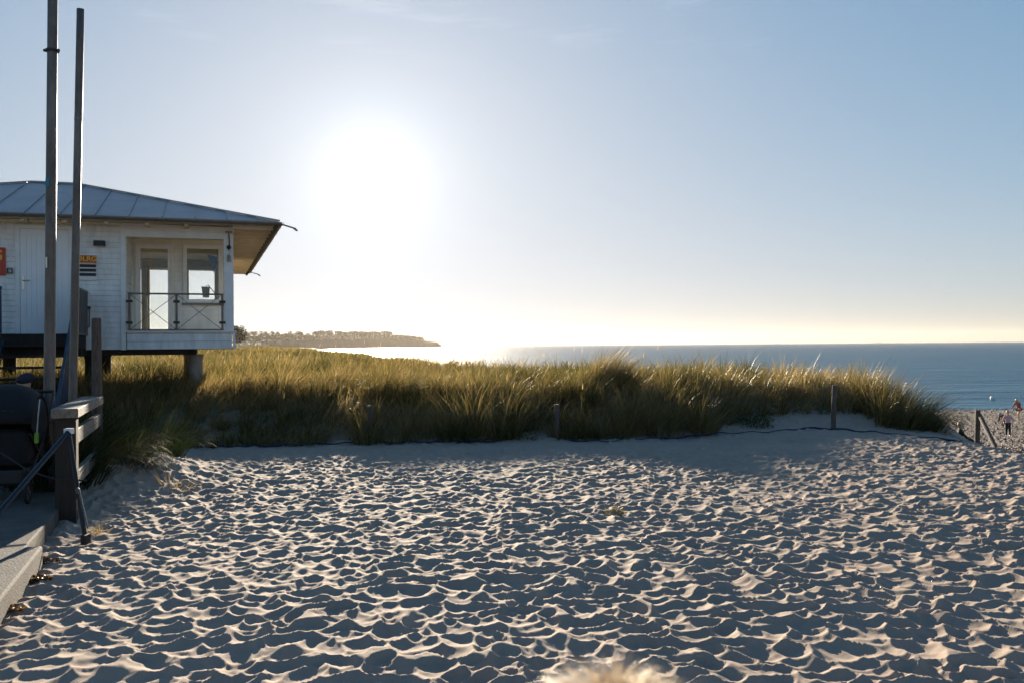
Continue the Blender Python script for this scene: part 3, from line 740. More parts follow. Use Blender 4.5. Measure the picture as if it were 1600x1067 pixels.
for (yy, dz) in ((-.55, .02), (ey1 - .2, 0)):
    sp = MB(); sp.bar((ex1 + .0, yy, ze - .05 + dz), (ex1 + .34, yy + .05, ze - .14 + dz), .07, .02)
    sp.bar((ex1 + .31, yy + .04, ze - .14 + dz), (ex1 + .37, yy + .06, ze - .18 + dz), .07, .02); sp.build('gutter_spout', M['gutter'], roof)
# floor beams and piles
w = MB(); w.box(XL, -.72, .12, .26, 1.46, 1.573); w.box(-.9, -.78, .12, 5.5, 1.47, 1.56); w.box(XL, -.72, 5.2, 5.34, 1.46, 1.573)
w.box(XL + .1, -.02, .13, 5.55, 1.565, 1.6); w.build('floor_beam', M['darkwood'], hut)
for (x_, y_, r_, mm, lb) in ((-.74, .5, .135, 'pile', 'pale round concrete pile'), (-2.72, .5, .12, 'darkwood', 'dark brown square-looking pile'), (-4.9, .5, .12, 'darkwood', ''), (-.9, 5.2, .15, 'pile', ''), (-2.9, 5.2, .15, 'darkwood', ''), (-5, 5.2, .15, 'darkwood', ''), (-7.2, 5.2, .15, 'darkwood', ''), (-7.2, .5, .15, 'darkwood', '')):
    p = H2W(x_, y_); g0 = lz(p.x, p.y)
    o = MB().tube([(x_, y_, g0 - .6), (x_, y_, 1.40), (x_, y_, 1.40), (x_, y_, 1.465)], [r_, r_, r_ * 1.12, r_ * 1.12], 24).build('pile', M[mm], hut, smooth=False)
    if lb: o['label'] = lb
# porch railing
rl = MB(); rl.box(-2.0, -.2, -.045, .0, 2.655, 2.69); pr = rl.build('porch_railing', M['galv'], hut, bevel=.003)
MB().box(-2.0, -.2, -.04, -.005, ZF + .06, ZF + .09).build('bottom_rail', M['galv'], pr)
for xx in (-1.975, -1.1, -.225):
    MB().box(xx - .022, xx + .022, -.04, -.004, ZF + .09, 2.655).build('post', M['galv'], pr)
    for zz in (2.52, 2.1):
        MB().box(xx - .06, xx + .06, -.05, .01, zz - .025, zz + .025).build('bracket', M['black'], pr)
for (a, b) in ((-1.95, -1.12), (-1.08, -.25)):
    for (z_a, z_b) in ((2.65, ZF + .09), (ZF + .09, 2.65)):
        MB().tube([(a, -.02 + (.008 if z_a > z_b else -.008), z_a), (b, -.02 + (.008 if z_a > z_b else -.008), z_b)], .0065, 6).build('brace_wire', M['galv'], pr)
    MB().box(a + .04, b - .04, -.001, .005, 2.0, 2.62).build('glass_panel', M['glass'], pr)
# deck, stairs, balustrades
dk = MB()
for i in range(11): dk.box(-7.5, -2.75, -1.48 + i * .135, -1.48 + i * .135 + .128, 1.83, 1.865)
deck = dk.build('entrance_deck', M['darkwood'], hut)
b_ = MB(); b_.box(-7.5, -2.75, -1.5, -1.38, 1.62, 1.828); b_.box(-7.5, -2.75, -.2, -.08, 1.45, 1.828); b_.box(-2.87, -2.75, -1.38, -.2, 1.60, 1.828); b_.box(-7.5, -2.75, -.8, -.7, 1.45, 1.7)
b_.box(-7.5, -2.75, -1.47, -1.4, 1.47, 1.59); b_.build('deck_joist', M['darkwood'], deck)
st_ = MB()
for xx in (-3.92, -2.78):
    st_.add([(xx - .02, -1.5, 1.75), (xx + .02, -1.5, 1.75), (xx + .02, -1.5, 1.55), (xx - .02, -1.5, 1.55),
             (xx - .02, -4.1, .02), (xx + .02, -4.1, .02), (xx + .02, -4.1, -.18), (xx - .02, -4.1, -.18)],
            [(0, 1, 5, 4), (3, 7, 6, 2), (0, 4, 7, 3), (1, 2, 6, 5), (0, 3, 2, 1), (4, 5, 6, 7)])
stair = st_.build('staircase', M['bluesteel'], hut)
for i in range(1, 10):
    zt = 1.865 - .188 * i; yt = -1.48 - .25 * i
    MB().box(-3.9, -2.8, yt + .0, yt + .27, zt - .04, zt).build('tread', M['darkwood'], stair)
def balus(name, pts, h, m, parent, sp=.085, lab=None):
    """panel of upright bars between points (x,y,z at the foot)"""
    r = MB(); a, b = Vector(pts[0]), Vector(pts[1]); r.bar(a + Vector((0, 0, h)), b + Vector((0, 0, h)), .045, .04)
    o = r.build(name, M[m], parent)
    MB().bar(a + Vector((0, 0, .06)), b + Vector((0, 0, .06)), .035, .035).build('bottom_rail', M[m], o)
    n_ = max(2, int((b - a).length / sp)); bb = MB()
    for i in range(n_ + 1):
        p = a.lerp(b, i / n_); bb.box(p.x - .012, p.x + .012, p.y - .012, p.y + .012, p.z + .06, p.z + h)
    bb.build('bars', M[m], o)
    if lab: o['label'] = lab
    return o
balus('stair_balustrade', [(-2.735, -1.52, 1.86), (-2.735, -4.1, -.12)], .82, 'bluesteel', hut, .075)
balus('stair_balustrade', [(-3.95, -1.52, 1.86), (-3.95, -4.1, -.12)], .82, 'bluesteel', hut, .1)
b1 = balus('deck_balustrade', [(-2.735, -.03, 1.80), (-2.735, -1.46, 1.80)], .88, 'galv', hut, .06)
MB().box(-2.765, -2.76, -1.4, -.06, 1.9, 2.62).build('infill_panel', M['gutter'], b1)
balus('deck_balustrade', [(-3.96, -1.46, 1.86), (-7.4, -1.46, 1.86)], .82, 'bluesteel', hut, .1)
# grab pipe on the wall
MB().tube([(-2.69, -.02, 2.36), (-2.69, -.07, 2.36), (-2.69, -.07, 2.02), (-2.76, -.07, 1.98)], .014, 8).build('grab_pipe', M['galv'], hut)
MB().ball((-2.69, -.06, 2.385), .034, .03, .034).build('pipe_knob', M['galv'], hut)

# signs and lamp on the wall
def text(s_, size, m, name, parent, mtx, ext=.002, bold=0):
    c = bpy.data.curves.new(name, 'FONT'); c.body = s_; c.size = size; c.extrude = ext; c.offset = bold; c.align_x = 'CENTER'; c.align_y = 'CENTER'
    t = bpy.data.objects.new('tmp', c); COL.objects.link(t)
    dg = bpy.context.evaluated_depsgraph_get(); me = bpy.data.meshes.new_from_object(t.evaluated_get(dg)); me.materials.clear(); me.materials.append(m)
    bpy.data.objects.remove(t); bpy.data.curves.remove(c)
    o = bpy.data.objects.new(name, me); COL.objects.link(o); o.parent = parent; o.matrix_local = mtx
    return o
def wallthing(name, x, z, label, cat, y=0.0):
    e = empty(name, H2W(x, y, z), TH); tag(e, label, cat); return e
TXT = Matrix(((1, 0, 0, 0), (0, 0, -1, 0), (0, 1, 0, 0), (0, 0, 0, 1)))
s1_ = wallthing('wall_sign', -2.735, 3.17, 'white sign with a red letter panel and three black lines right of the door', 'sign', -.0)
MB().box(-.175, .175, -.02, .0, -.245, .235).build('board', M['signwhite'], s1_)
rp = MB().box(-.174, .174, -.026, -.0205, .08, .234).build('red_panel', M['red'], s1_)
text('DLRG', .135, M['yellow'], 'lettering', s1_, Matrix.Translation((0, -.028, .165)) @ TXT @ Matrix.Diagonal((1.05, 1, 1, 1)), .0015, .004)
MB().box(-.15, .15, -.0285, -.0262, .092, .1).build('underline', M['yellow'], s1_)
for i in range(3): MB().box(-.165, .165, -.026, -.0205, .002 - i * .085, .062 - i * .085).build('text_strip', M['black'], s1_)
s2_ = wallthing('wall_sign', -4.56, 3.255, 'large red sign with yellow letters left of the door', 'sign', -.0)
MB().box(-.42, .42, -.02, .0, -.265, .265).build('board', M['red'], s2_)
text('DLRG', .27, M['yellow'], 'lettering', s2_, Matrix.Translation((-.01, -.022, .11)) @ TXT @ Matrix.Diagonal((1.1, 1, 1, 1)), .0015, .008)
for i in range(4): MB().box(-.36 + i * .19, -.33 + i * .19 + (.12 if i < 3 else .03), -.0225, -.0202, -.17, -.1).build('letter_bar', M['yellow'], s2_)
lm = wallthing('wall_lamp', -2.505, 3.64, 'small dark box lamp above the white and red sign', 'lamp')
MB().box(-.105, .105, -.11, .0, -.05, .055).build('housing', M['black'], lm, bevel=.006)
MB().box(-.09, .09, -.10, -.02, -.056, -.0505).build('diffuser', M['glass'], lm)
bx_ = wallthing('key_box', -4.07, 3.08, 'little dark bracket between the red sign and the door frame', 'bracket')
m = MB(); m.box(-.045, .045, -.035, .0, -.05, -.035); m.box(-.045, -.03, -.035, 0, -.035, .05); m.box(.03, .045, -.035, 0, -.035, .05); m.box(-.03, .03, -.035, 0, .04, .05); m.build('frame', M['black'], bx_)
# pulley and chain on the corner post
ch = empty('pulley', H2W(-.09, -.03, 3.9), TH); tag(ch, 'rusty hanging pulley with a dark ball and hook on the porch corner post', 'pulley')
MB().box(-.07, .07, -.05, .0, .02, .06).build('bracket', M['gutter'], ch)
MB().tube([(0, -.03, .02), (.01, -.03, -.2), (-.005, -.03, -.34)], .013, 8).build('rope', M['greywood'], ch)
MB().ball((0, -.045, -.27), .045, .04, .045).build('ball', M['black'], ch, smooth=True)
MB().tube([(0, -.04, -.31), (.03, -.04, -.36), (.01, -.04, -.42), (-.02, -.04, -.4)], .012, 8).build('hook', M['chrome'], ch)
MB().box(-.035, .035, -.05, -.0, -.56, -.43).build('weight', M['gutter'], ch, bevel=.006)
# things seen through the right porch window
pn = empty('pennant', H2W(-.38, 2.1, 3.55), TH); tag(pn, 'blue pennant hanging inside the right porch window', 'pennant')
pe = MB(); pe.add([(-.12, 0, .13), (.1, .02, .08), (.1, .0, -.05), (.02, .01, -.28), (-.12, .006, .13), (.1, .026, .08), (.1, .006, -.05), (.02, .016, -.28)], [(0, 1, 2, 3), (7, 6, 5, 4), (0, 4, 5, 1), (1, 5, 6, 2), (2, 6, 7, 3), (3, 7, 4, 0)])
pe.build('cloth', M['bluecloth'], pn)
MB().tube([(.1, .01, .3), (.1, .01, .08)], .005, 6).build('cord', M['black'], pn)
bk = empty('lamp_box', H2W(-.52, 3.2, 2.9), TH); tag(bk, 'grey box on a bent arm behind the right porch window', 'lamp')
MB().add([(-.07, -.03, -.13), (.07, -.03, -.13), (.07, .03, -.13), (-.07, .03, -.13), (-.1, -.04, .13), (.09, -.04, .12), (.09, .04, .12), (-.1, .04, .13)], [(0, 3, 2, 1), (4, 5, 6, 7), (0, 1, 5, 4), (1, 2, 6, 5), (2, 3, 7, 6), (3, 0, 4, 7)]).build('box', mat('grey_box', (.3, .38, .38), .5), bk)
MB().tube([(.0, 0, .13), (.05, 0, .17), (.2, 0, -.02), (.23, 0, -.15), (.23, 0, -1.0)], .01, 8).build('arm', M['black'], bk)

# ------------------------------------------------------------------ flagpoles
def pole(label, a, b, r0, r1):
    a = Vector(a); b = Vector(b); e = empty('steel_pole', a); tag(e, label, 'pole', 'two bare steel poles in front of the hut')
    n = 14; pts = [(b - a) * (i / n) for i in range(n + 1)]
    rr = [r0 + (r1 - r0) * i / n for i in range(n + 1)]
    MB().tube(pts, rr, 24).build('shaft', M['pole'], e, smooth=False).data.shade_smooth()
    return e, (b - a)
a1 = at(76, 775, 9.9); a1.z = lz(a1.x, 9.9) - .1; b1_ = at(83, -60, 9.9)
e1, v1 = pole('taller left steel pole with a dark ring and a small teal sticker', a1, b1_, .060, .050)
def along(v, px_y, px_x, Y, a): p = at(px_x, px_y, Y); return v * ((p.z - a.z) / v.z)
p = along(v1, 80, 82, 9.9, a1); mb = MB().tube([p - Vector((0, 0, .012)), p + Vector((0, 0, .012))], .07, 20); mb.box(p.x - .085, p.x + .085, p.y - .03, p.y + .0, p.z - .012, p.z + .012); mb.build('ring', M['black'], e1)
p = along(v1, 287, 79, 9.9, a1); MB().box(p.x - .028, p.x + .012, p.y - .068, p.y - .06, p.z - .04, p.z + .045).build('sticker', M['teal'], e1)
p = along(v1, 410, 75, 9.9, a1); MB().box(p.x - .018, p.x + .0, p.y - .075, p.y - .062, p.z - .07, p.z + .05).build('cleat', M['chrome'], e1, bevel=.004)
p = along(v1, 653, 75, 9.9, a1); mb = MB(); mb.box(-.09, .11, -.085, .085, -.04, .035, Matrix.Translation(p) @ Matrix.Rotation(TH, 4, 'Z')); mb.build('clamp', mat('rust', (.22, .12, .07), .7, var=.4, vscale=30), e1, bevel=.006)
a2 = at(111, 690, 11.3); a2.z = lz(a2.x, 11.3) - .1; b2_ = at(126, 15, 11.3)
e2, v2 = pole('shorter bare steel pole, right of the two, leaning slightly right', a2, b2_, .050, .045)
p = along(v2, 186, 123, 11.3, a2); MB().tube([p - Vector((0, 0, .012)), p + Vector((0, 0, .012))], .0495, 20).build('ring', M['galv'], e2)

# ------------------------------------------------------------------ wooden barrier
bp = at(105, 800, 8.55); BX, BY = bp.x, 8.55
br = empty('wooden_barrier', (BX, BY, 0), TH); tag(br, 'short wooden barrier of two rails between a thick square post and a tall round post', 'barrier')
def bevbox(name, m, parent, *b, bev=.006, mtx=None): o = MB().box(*b, mtx).build(name, m, parent, bevel=bev); return o
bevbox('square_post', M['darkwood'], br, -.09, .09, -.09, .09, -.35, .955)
bevbox('top_rail', M['railwood'], br, -.115, .115, -.14, 2.2, .957, 1.045)
bevbox('lower_rail', M['railwood'], br, .03, .085, .09, 2.2, .70, .84)
bevbox('lower_rail', M['railwood'], br, .03, .085, .09, 2.2, .30, .44)
rp_ = MB().tube([(.04, 2.33, -.4), (.035, 2.33, .6), (.03, 2.34, 1.4), (.03, 2.34, 1.94), (.03, 2.34, 1.955)], [.062, .06, .056, .053, .045], 20).build('round_post', M['greywood'], br)
rp_['label'] = 'tall grey round wooden post with a flat top'
# black prop stand
ps = empty('prop_stand', (0, 0, 0)); tag(ps, 'black two-legged metal prop stand leaning against the square post', 'stand')
top = at(107, 674, 8.15); f1 = at(134, 833, 7.65); f1.z = lz(f1.x, 7.65); f2 = at(-40, 845, 6.9)
ps.location = (f1.x, f1.y, f1.z); O = Vector(ps.location)
MB().tube([f2 - O, top - O], .022, 12).build('leg', mat('blue_black_metal', (.012, .018, .03), .35, .3), ps)
mid = top.lerp(f1, .58)
MB().bar(top - O, f1 - O, .03, .045).build('leg', M['black'], ps, bevel=.004)
MB().tube([mid - O + Vector((.02, -.03, .04)), f1 - O + Vector((.03, -.03, .12))], .008, 8).build('slider_rod', M['galv'], ps)
MB().ball(mid - O + Vector((.01, -.03, .03)), .02, .02, .03).build('hinge', M['galv'], ps)
MB().box(-.035, .035, -.02, .04, -.02, .03, Matrix.Translation(top - O)).build('white_cap', M['signwhite'], ps, bevel=.004)
MB().box(-.022, .022, -.05, .05, -.02, .06, Matrix.Translation(f1 - O)).build('foot', M['rubber'], ps, bevel=.004)
rpz = at(60, 735, 8.5)
cd = MB().tube([at(-10, 700, 8.3), at(45, 735, 8.3), at(85, 748, 8.32), at(135, 750, 8.35)], .008, 8).build('rope', M['black']); tag(cd, 'thin black rope slung below the square post', 'rope')

# ------------------------------------------------------------------ concrete slabs
c1 = at(75, 818, 7.85)
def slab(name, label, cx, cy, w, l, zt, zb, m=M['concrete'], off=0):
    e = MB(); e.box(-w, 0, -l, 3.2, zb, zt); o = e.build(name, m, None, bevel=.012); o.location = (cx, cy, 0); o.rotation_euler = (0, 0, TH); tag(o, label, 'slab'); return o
p1_ = at(28, 873, 6.75)
L1 = (Vector((c1.x, 7.85, 0)) - Vector((p1_.x, 6.75, 0))).length
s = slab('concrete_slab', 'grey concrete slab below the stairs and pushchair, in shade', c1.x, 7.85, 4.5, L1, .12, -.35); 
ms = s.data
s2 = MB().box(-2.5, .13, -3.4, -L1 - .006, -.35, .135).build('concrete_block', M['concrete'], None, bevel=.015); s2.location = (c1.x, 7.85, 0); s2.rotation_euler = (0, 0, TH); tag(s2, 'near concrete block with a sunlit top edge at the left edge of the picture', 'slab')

# ------------------------------------------------------------------ people
def skin(name, pts, edges, m, parent, sub=2, flat=None):
    """one continuous surface grown over a skeleton: pts {name: (x,y,z,r) or (x,y,z,rx,ry)}"""
    names = list(pts); me = bpy.data.meshes.new('t'); me.from_pydata([pts[n][:3] for n in names], [(names.index(a), names.index(b)) for a, b in edges], [])
    o = bpy.data.objects.new('t', me); COL.objects.link(o)
    md = o.modifiers.new('s', 'SKIN'); md.use_smooth_shade = True
    for i, n in enumerate(names):
        sv = me.skin_vertices[0].data[i]; r = pts[n][3:]; sv.radius = (r[0], r[-1]); sv.use_root = (i == 0)
    sb = o.modifiers.new('u', 'SUBSURF'); sb.levels = sub; sb.render_levels = sub
    dg = bpy.context.evaluated_depsgraph_get(); nm = bpy.data.meshes.new_from_object(o.evaluated_get(dg))
    bpy.data.objects.remove(o); nm.name = name; nm.materials.clear(); nm.materials.append(m)
    r = bpy.data.objects.new(name, nm); COL.objects.link(r); r.parent = parent; return r
def person(label, loc, rz, H, pose, clothes, group=None):
    """pose: joints in units of the standing height H, z up, facing -y"""
    e = empty('person', loc, rz); tag(e, label, 'person', group)
    J = dict(pelvis=(0, 0, .52, .085, .06), waist=(0, 0, .60, .072, .055), chest=(0, 0, .72, .09, .062), neck0=(0, 0, .81, .05, .045), neck=(0, 0, .85, .03), 
             head0=(0, -.005, .885, .047, .052), head1=(0, -.008, .93, .056, .065), head2=(0, 0, .975, .04, .048), nose=(0, -.075, .92, .008),
             hipL=(.045, 0, .49, .05), kneeL=(.055, 0, .28, .035), ankL=(.06, .01, .045, .022), toeL=(.065, -.08, .02, .018),
             hipR=(-.045, 0, .49, .05), kneeR=(-.055, 0, .28, .035), ankR=(-.06, .01, .045, .022), toeR=(-.065, -.08, .02, .018),
             shL=(.1, 0, .79, .036), elL=(.14, .01, .63, .025), wrL=(.15, -.03, .49, .017), haL=(.15, -.04, .45, .017),
             shR=(-.1, 0, .79, .036), elR=(-.14, .01, .63, .025), wrR=(-.15, -.03, .49, .017), haR=(-.15, -.04, .45, .017))
    for k, v in pose.items(): J[k] = tuple(v) + tuple(J[k][3:])
    for s_ in 'LR':
        w = Vector(J['wr' + s_][:3]); h_ = Vector(J['ha' + s_][:3]); d = (h_ - w).normalized(); sd_ = d.cross(Vector((0, 1, .3))).normalized()
        for i, (o_, l_) in enumerate(((-.014, .042), (-.005, .05), (.005, .047), (.014, .038))):
            J['f%s%d' % (s_, i)] = tuple(h_ + sd_ * o_ + d * l_ * .5) + (.0055,); J['g%s%d' % (s_, i)] = tuple(h_ + sd_ * o_ * 1.1 + d * l_ + Vector((0, -.012, 0))) + (.0048,)
        J['t%s' % s_] = tuple(w + sd_ * .024 + d * .03) + (.0065,)
    J = {k: tuple(c * H for c in v) for k, v in J.items()}
    E = [('pelvis', 'waist'), ('waist', 'chest'), ('chest', 'neck0'), ('neck0', 'neck'), ('neck', 'head0'), ('head0', 'head1'), ('head1', 'head2'), ('head1', 'nose')]
    for s_ in 'LR':
        E += [('pelvis', 'hip' + s_), ('hip' + s_, 'knee' + s_), ('knee' + s_, 'ank' + s_), ('ank' + s_, 'toe' + s_), ('chest', 'sh' + s_), ('sh' + s_, 'el' + s_), ('el' + s_, 'wr' + s_), ('wr' + s_, 'ha' + s_), ('wr' + s_, 't' + s_)]
        for i in range(4): E += [('ha' + s_, 'f%s%d' % (s_, i)), ('f%s%d' % (s_, i), 'g%s%d' % (s_, i))]
    skin('body', J, E, M['skin'], e, 1)
    for (nm, m, which) in clothes:
        keys = {'jacket': ['pelvis', 'waist', 'chest', 'neck0', 'shL', 'elL', 'wrL', 'shR', 'elR', 'wrR'], 'top': ['pelvis', 'waist', 'chest', 'neck0', 'shL', 'elL', 'shR', 'elR'],
                'trousers': ['pelvis', 'hipL', 'kneeL', 'ankL', 'hipR', 'kneeR', 'ankR'], 'shorts': ['pelvis', 'hipL', 'hipR']}.get(which)
        if keys:
            sub = {k: J[k][:3] + tuple(x * (1.22 if k not in ('neck0',) else 1.05) + .006 for x in J[k][3:]) for k in keys}
            if which == 'top' or which == 'jacket':
                pass
            skin(nm, sub, [(a, b) for a, b in E if a in sub and b in sub], M[m], e, 1)
        elif which == 'shoe':
            for s_ in 'LR':
                a = Vector(J['ank' + s_][:3]); t = Vector(J['toe' + s_][:3]); d = t - a; q_ = a + Vector((0, 0, -.02 * H))
                skin(nm, {'a': (*(q_ - d * .15), .028 * H), 'b': (*q_.lerp(t, .6), .026 * H), 'c': (*t, .022 * H)}, [('a', 'b'), ('b', 'c')], M[m], e, 1)
        else:
            h1 = Vector(J['head1'][:3]); n0 = Vector(J['neck'][:3]); ax = (Vector(J['head2'][:3]) - Vector(J['head0'][:3])).normalized(); fwd = (Vector(J['nose'][:3]) - h1).normalized(); 
            q0 = fwd.cross(ax).normalized()
            def dome(c, rq, rf, ra):
                mb = MB(); mb.ball((0, 0, 0), rq * H, rf * H, ra * H, 20, 14)
                mb.v = [tuple(c + q0 * v[0] + fwd * v[1] + ax * v[2]) for v in mb.v]
                return mb.build(nm, M[m], e, smooth=True)
            if which == 'hair': dome(h1 + ax * .014 * H - fwd * .016 * H, .063, .066, .062)
            elif which == 'longhair': dome(h1 - ax * .022 * H - fwd * .022 * H, .066, .06, .098)
            elif which == 'cap':
                c = h1 + ax * .022 * H
                dome(c - fwd * .004 * H, .065, .074, .052)
                q_ = fwd.cross(ax); mb = MB(); vs = []
                for t in np.linspace(-1.1, 1.1, 9):
                    vs.append(tuple(c + (fwd * math.cos(t) * 1.0 + q_ * math.sin(t)) * .06 * H)); 
                for t in np.linspace(-1.1, 1.1, 9):
                    vs.append(tuple(c + (fwd * (math.cos(t) * .075 + .045) + q_ * math.sin(t) * .062) * H - ax * .008 * H))
                fs = [(i, i + 1, i + 10, i + 9) for i in range(8)]; mb.add(vs, fs)
                o = mb.build('cap_brim', M[m], e); sl_ = o.modifiers.new('t', 'SOLIDIFY'); sl_.thickness = .006
            elif which == 'hat': dome(h1 + ax * .03 * H, .074, .082, .05)
    # eyes and mouth
    h1 = Vector(J['head1'][:3]); fwd = (Vector(J['nose'][:3]) - h1).normalized(); ax = (Vector(J['head2'][:3]) - Vector(J['head0'][:3])).normalized(); q_ = fwd.cross(ax)
    f_ = MB()
    for s_ in (-1, 1): f_.ball(tuple(h1 + fwd * .057 * H + q_ * s_ * .021 * H + ax * .008 * H), .006 * H, .006 * H, .005 * H, 8, 6)
    f_.build('eyes', M['black'], e)
    return e
# child in cap behind the pushchair
kc = at(45, 640, 9.75)
person('child in a dark cap and blue jacket standing behind the dark pushchair', (kc.x - .03, 9.75, .13), R(-62), 1.21,
       dict(), [('jacket', 'bluecloth', 'jacket'), ('trousers', 'navy', 'trousers'), ('shoe', 'black', 'shoe'), ('cap', 'cap', 'cap')])
# blond head right under the camera
fh = at(966, 1034, .66)
fp = person('blond head just in front of the camera at the bottom edge, out of focus', (fh.x, fh.y + .03, fh.z - .045 - 1.005 * 1.33), R(178), 1.33,
       dict(), [('shirt', 'navy', 'top'), ('trousers', 'navy', 'trousers'), ('hair_base', 'hairb', 'hair')])
n = 16000                                                    # loose strands of hair
hc = Vector((0, .0, .945 * 1.33)); u = rng.normal(size=(n, 3)); u /= np.linalg.norm(u, axis=1)[:, None]; u = u[u[:, 2] > -.25]; n = len(u)
R0 = np.array([.077, .088, .088]); root = np.array(hc) + u * R0 * .93
Vh, qh, th_, hh_ = blades(root, rng.uniform(.02, .05, n), np.full(n, .0016), np.arctan2(u[:, 1], u[:, 0]) + rng.normal(0, .7, n), np.arccos(np.clip(u[:, 2], -1, 1)) * .75 + .35, rng.uniform(.9, 1.7, n), rng.random(n), 4)
M['strand'] = mat_leafy('hair_strands', (.5, .38, .24), (.6, .47, .31), (.7, .57, .4), .45, .5, 3, .5)
o = npmesh('hair', Vh, qh, th_, M['strand'], {'hue': hh_}); o.parent = fp

# beach people (far right)
def gz(x, y): return lz(x, y)
BP = 'people at the far right of the beach'
q1 = at(1499, 681, 27.); 
sit = dict(pelvis=(0, 0, .09), waist=(0, .0, .18), chest=(0, -.02, .31), neck0=(0, -.02, .40), neck=(0, -.02, .44), head0=(0, -.03, .475), head1=(0, -.035, .52), head2=(0, -.03, .565), nose=(0, -.11, .51),
           hipL=(.05, -.02, .08), kneeL=(.06, -.22, .17), ankL=(.06, -.40, .03), toeL=(.07, -.48, .05), hipR=(-.05, -.02, .08), kneeR=(-.06, -.24, .1), ankR=(-.06, -.45, .03), toeR=(-.06, -.52, .06),
           shL=(.1, -.02, .37), elL=(.14, -.08, .25), wrL=(.1, -.17, .2), haL=(.08, -.2, .19), shR=(-.1, -.02, .37), elR=(-.14, -.08, .25), wrR=(-.1, -.17, .2), haR=(-.08, -.2, .19))
person('person with blond hair in a dark jacket sitting at the end of the dune', (q1.x, 27., gz(q1.x, 27.) + .03), R(75), 1.15, sit, [('jacket', 'navy', 'jacket'), ('trousers', 'navy', 'trousers'), ('hair', 'hairb', 'longhair'), ('shoe', 'black', 'shoe')], BP)
q2 = at(1575, 680, 38.0)
person('small child in a pale pink top and dark trousers standing on the shingle', (q2.x, 38, gz(q2.x, 38)), R(-25), 1.08,
       dict(elL=(.15, .03, .65), wrL=(.17, -.06, .56), elR=(-.16, .02, .64), wrR=(-.2, -.05, .53), haR=(-.21, -.06, .5)),
       [('pink_top', 'pinkcloth', 'jacket'), ('trousers', 'navy', 'trousers'), ('hair', 'hairb', 'hair'), ('shoe', 'black', 'shoe')], BP)
bend = dict(pelvis=(0, .03, .5), waist=(0, -.03, .555), chest=(0, -.14, .62), neck0=(0, -.21, .655), neck=(0, -.25, .67), head0=(0, -.28, .68), head1=(0, -.32, .69), head2=(0, -.36, .70), nose=(0, -.35, .62),
            hipL=(.05, .03, .47), hipR=(-.05, .03, .47), kneeL=(.06, .0, .26), kneeR=(-.05, -.05, .27), ankR=(-.06, .02, .045), toeR=(-.06, -.07, .02),
            shL=(.1, -.19, .63), elL=(.13, -.22, .48), wrL=(.12, -.27, .35), haL=(.12, -.29, .31), shR=(-.1, -.19, .63), elR=(-.13, -.22, .48), wrR=(-.12, -.27, .35), haR=(-.12, -.29, .31))
q3 = at(1592, 656, 51)
person('bare-legged person in a red top at the water edge, rightmost figure', (q3.x, 51, gz(q3.x, 51)), R(-70), 1.28,
       dict(chest=(0, -.05, .70), neck0=(0, -.08, .78), neck=(0, -.1, .81), head0=(0, -.12, .84), head1=(0, -.14, .88), head2=(0, -.15, .92), nose=(0, -.21, .86), shL=(.1, -.08, .77), shR=(-.1, -.08, .77), elR=(-.14, -.14, .64), wrR=(-.14, -.24, .56), haR=(-.14, -.28, .53), elL=(.14, -.14, .64), wrL=(.14, -.22, .54), haL=(.14, -.26, .51), kneeL=(.06, -.1, .29), ankL=(.06, -.08, .05), toeL=(.065, -.16, .02), ankR=(-.06, .08, .045), toeR=(-.06, 0, .02)),
       [('red_top', 'redcloth', 'jacket'), ('shorts', 'redcloth', 'shorts'), ('hair', 'hairb', 'longhair')], BP)
q4 = at(1570, 662, 45)
crouch = {k: (v[0], v[1], v[2] - .12) for k, v in bend.items() if k[:3] not in ('ank', 'toe')}
crouch.update(kneeL=(.08, -.14, .22), kneeR=(-.08, -.14, .22), ankL=(.07, .02, .045), toeL=(.07, -.06, .02), ankR=(-.07, .02, .045), toeR=(-.07, -.06, .02))
person('person in dark clothes and a light grey hat bending over behind the small child', (q4.x, 45, gz(q4.x, 45)), R(-60), 1.15, crouch,
       [('jacket', 'darkfab', 'jacket'), ('trousers', 'navy', 'trousers'), ('hat', 'grayhat', 'hat'), ('shoe', 'black', 'shoe')], BP)

# ------------------------------------------------------------------ pushchair
sp = at(12, 750, 9.05); pc = empty('pushchair', (sp.x, 9.05, .12), R(12)); tag(pc, 'black pushchair with a big rounded hood and a lime green tag', 'pushchair')
m = MB(); nu, nv = 18, 10; W_ = .31; cz = .72; rad = .40
vs = []
for i in range(nu + 1):
    th = math.pi * (-.12 + 1.08 * i / nu)
    for j in range(nv + 1):
        s_ = -1 + 2 * j / nv; bul = (1 - .28 * abs(s_) ** 3)
        vs.append((W_ * s_, -.05 + rad * math.cos(th) * bul * .95, cz + rad * math.sin(th) * bul))
m.add(vs, [(i * (nv + 1) + j, i * (nv + 1) + j + 1, (i + 1) * (nv + 1) + j + 1, (i + 1) * (nv + 1) + j) for i in range(nu) for j in range(nv)])
hood = m.build('hood', M['darkfab'], pc, smooth=True); so = hood.modifiers.new('t', 'SOLIDIFY'); so.thickness = .015
for th in (.25, 1.1, 1.9, 2.7):
    MB().tube([(W_ * s_, -.05 + (rad + .008) * math.cos(th) * (1 - .28 * abs(s_) ** 3) * .95, cz + (rad + .008) * math.sin(th) * (1 - .28 * abs(s_) ** 3)) for s_ in np.linspace(-1, 1, 13)], .007, 6).build('hood_rib', M['black'], hood)
for s_ in (-1, 1):
    m = MB(); pts = [(W_ * s_, -.05, .55)] + [(W_ * s_, -.05 + rad * math.cos(t) * .68, cz + rad * math.sin(t) * .7) for t in np.linspace(-.1, math.pi * 1.0, 12)]
    m.add(pts, [(0, i, i + 1) for i in range(1, 12)])
    m.build('hood_side', M['darkfab'], pc)
MB().box(-.27, .27, -.36, .28, .36, .70).build('seat_basket', M['darkfab'], pc, bevel=.06)
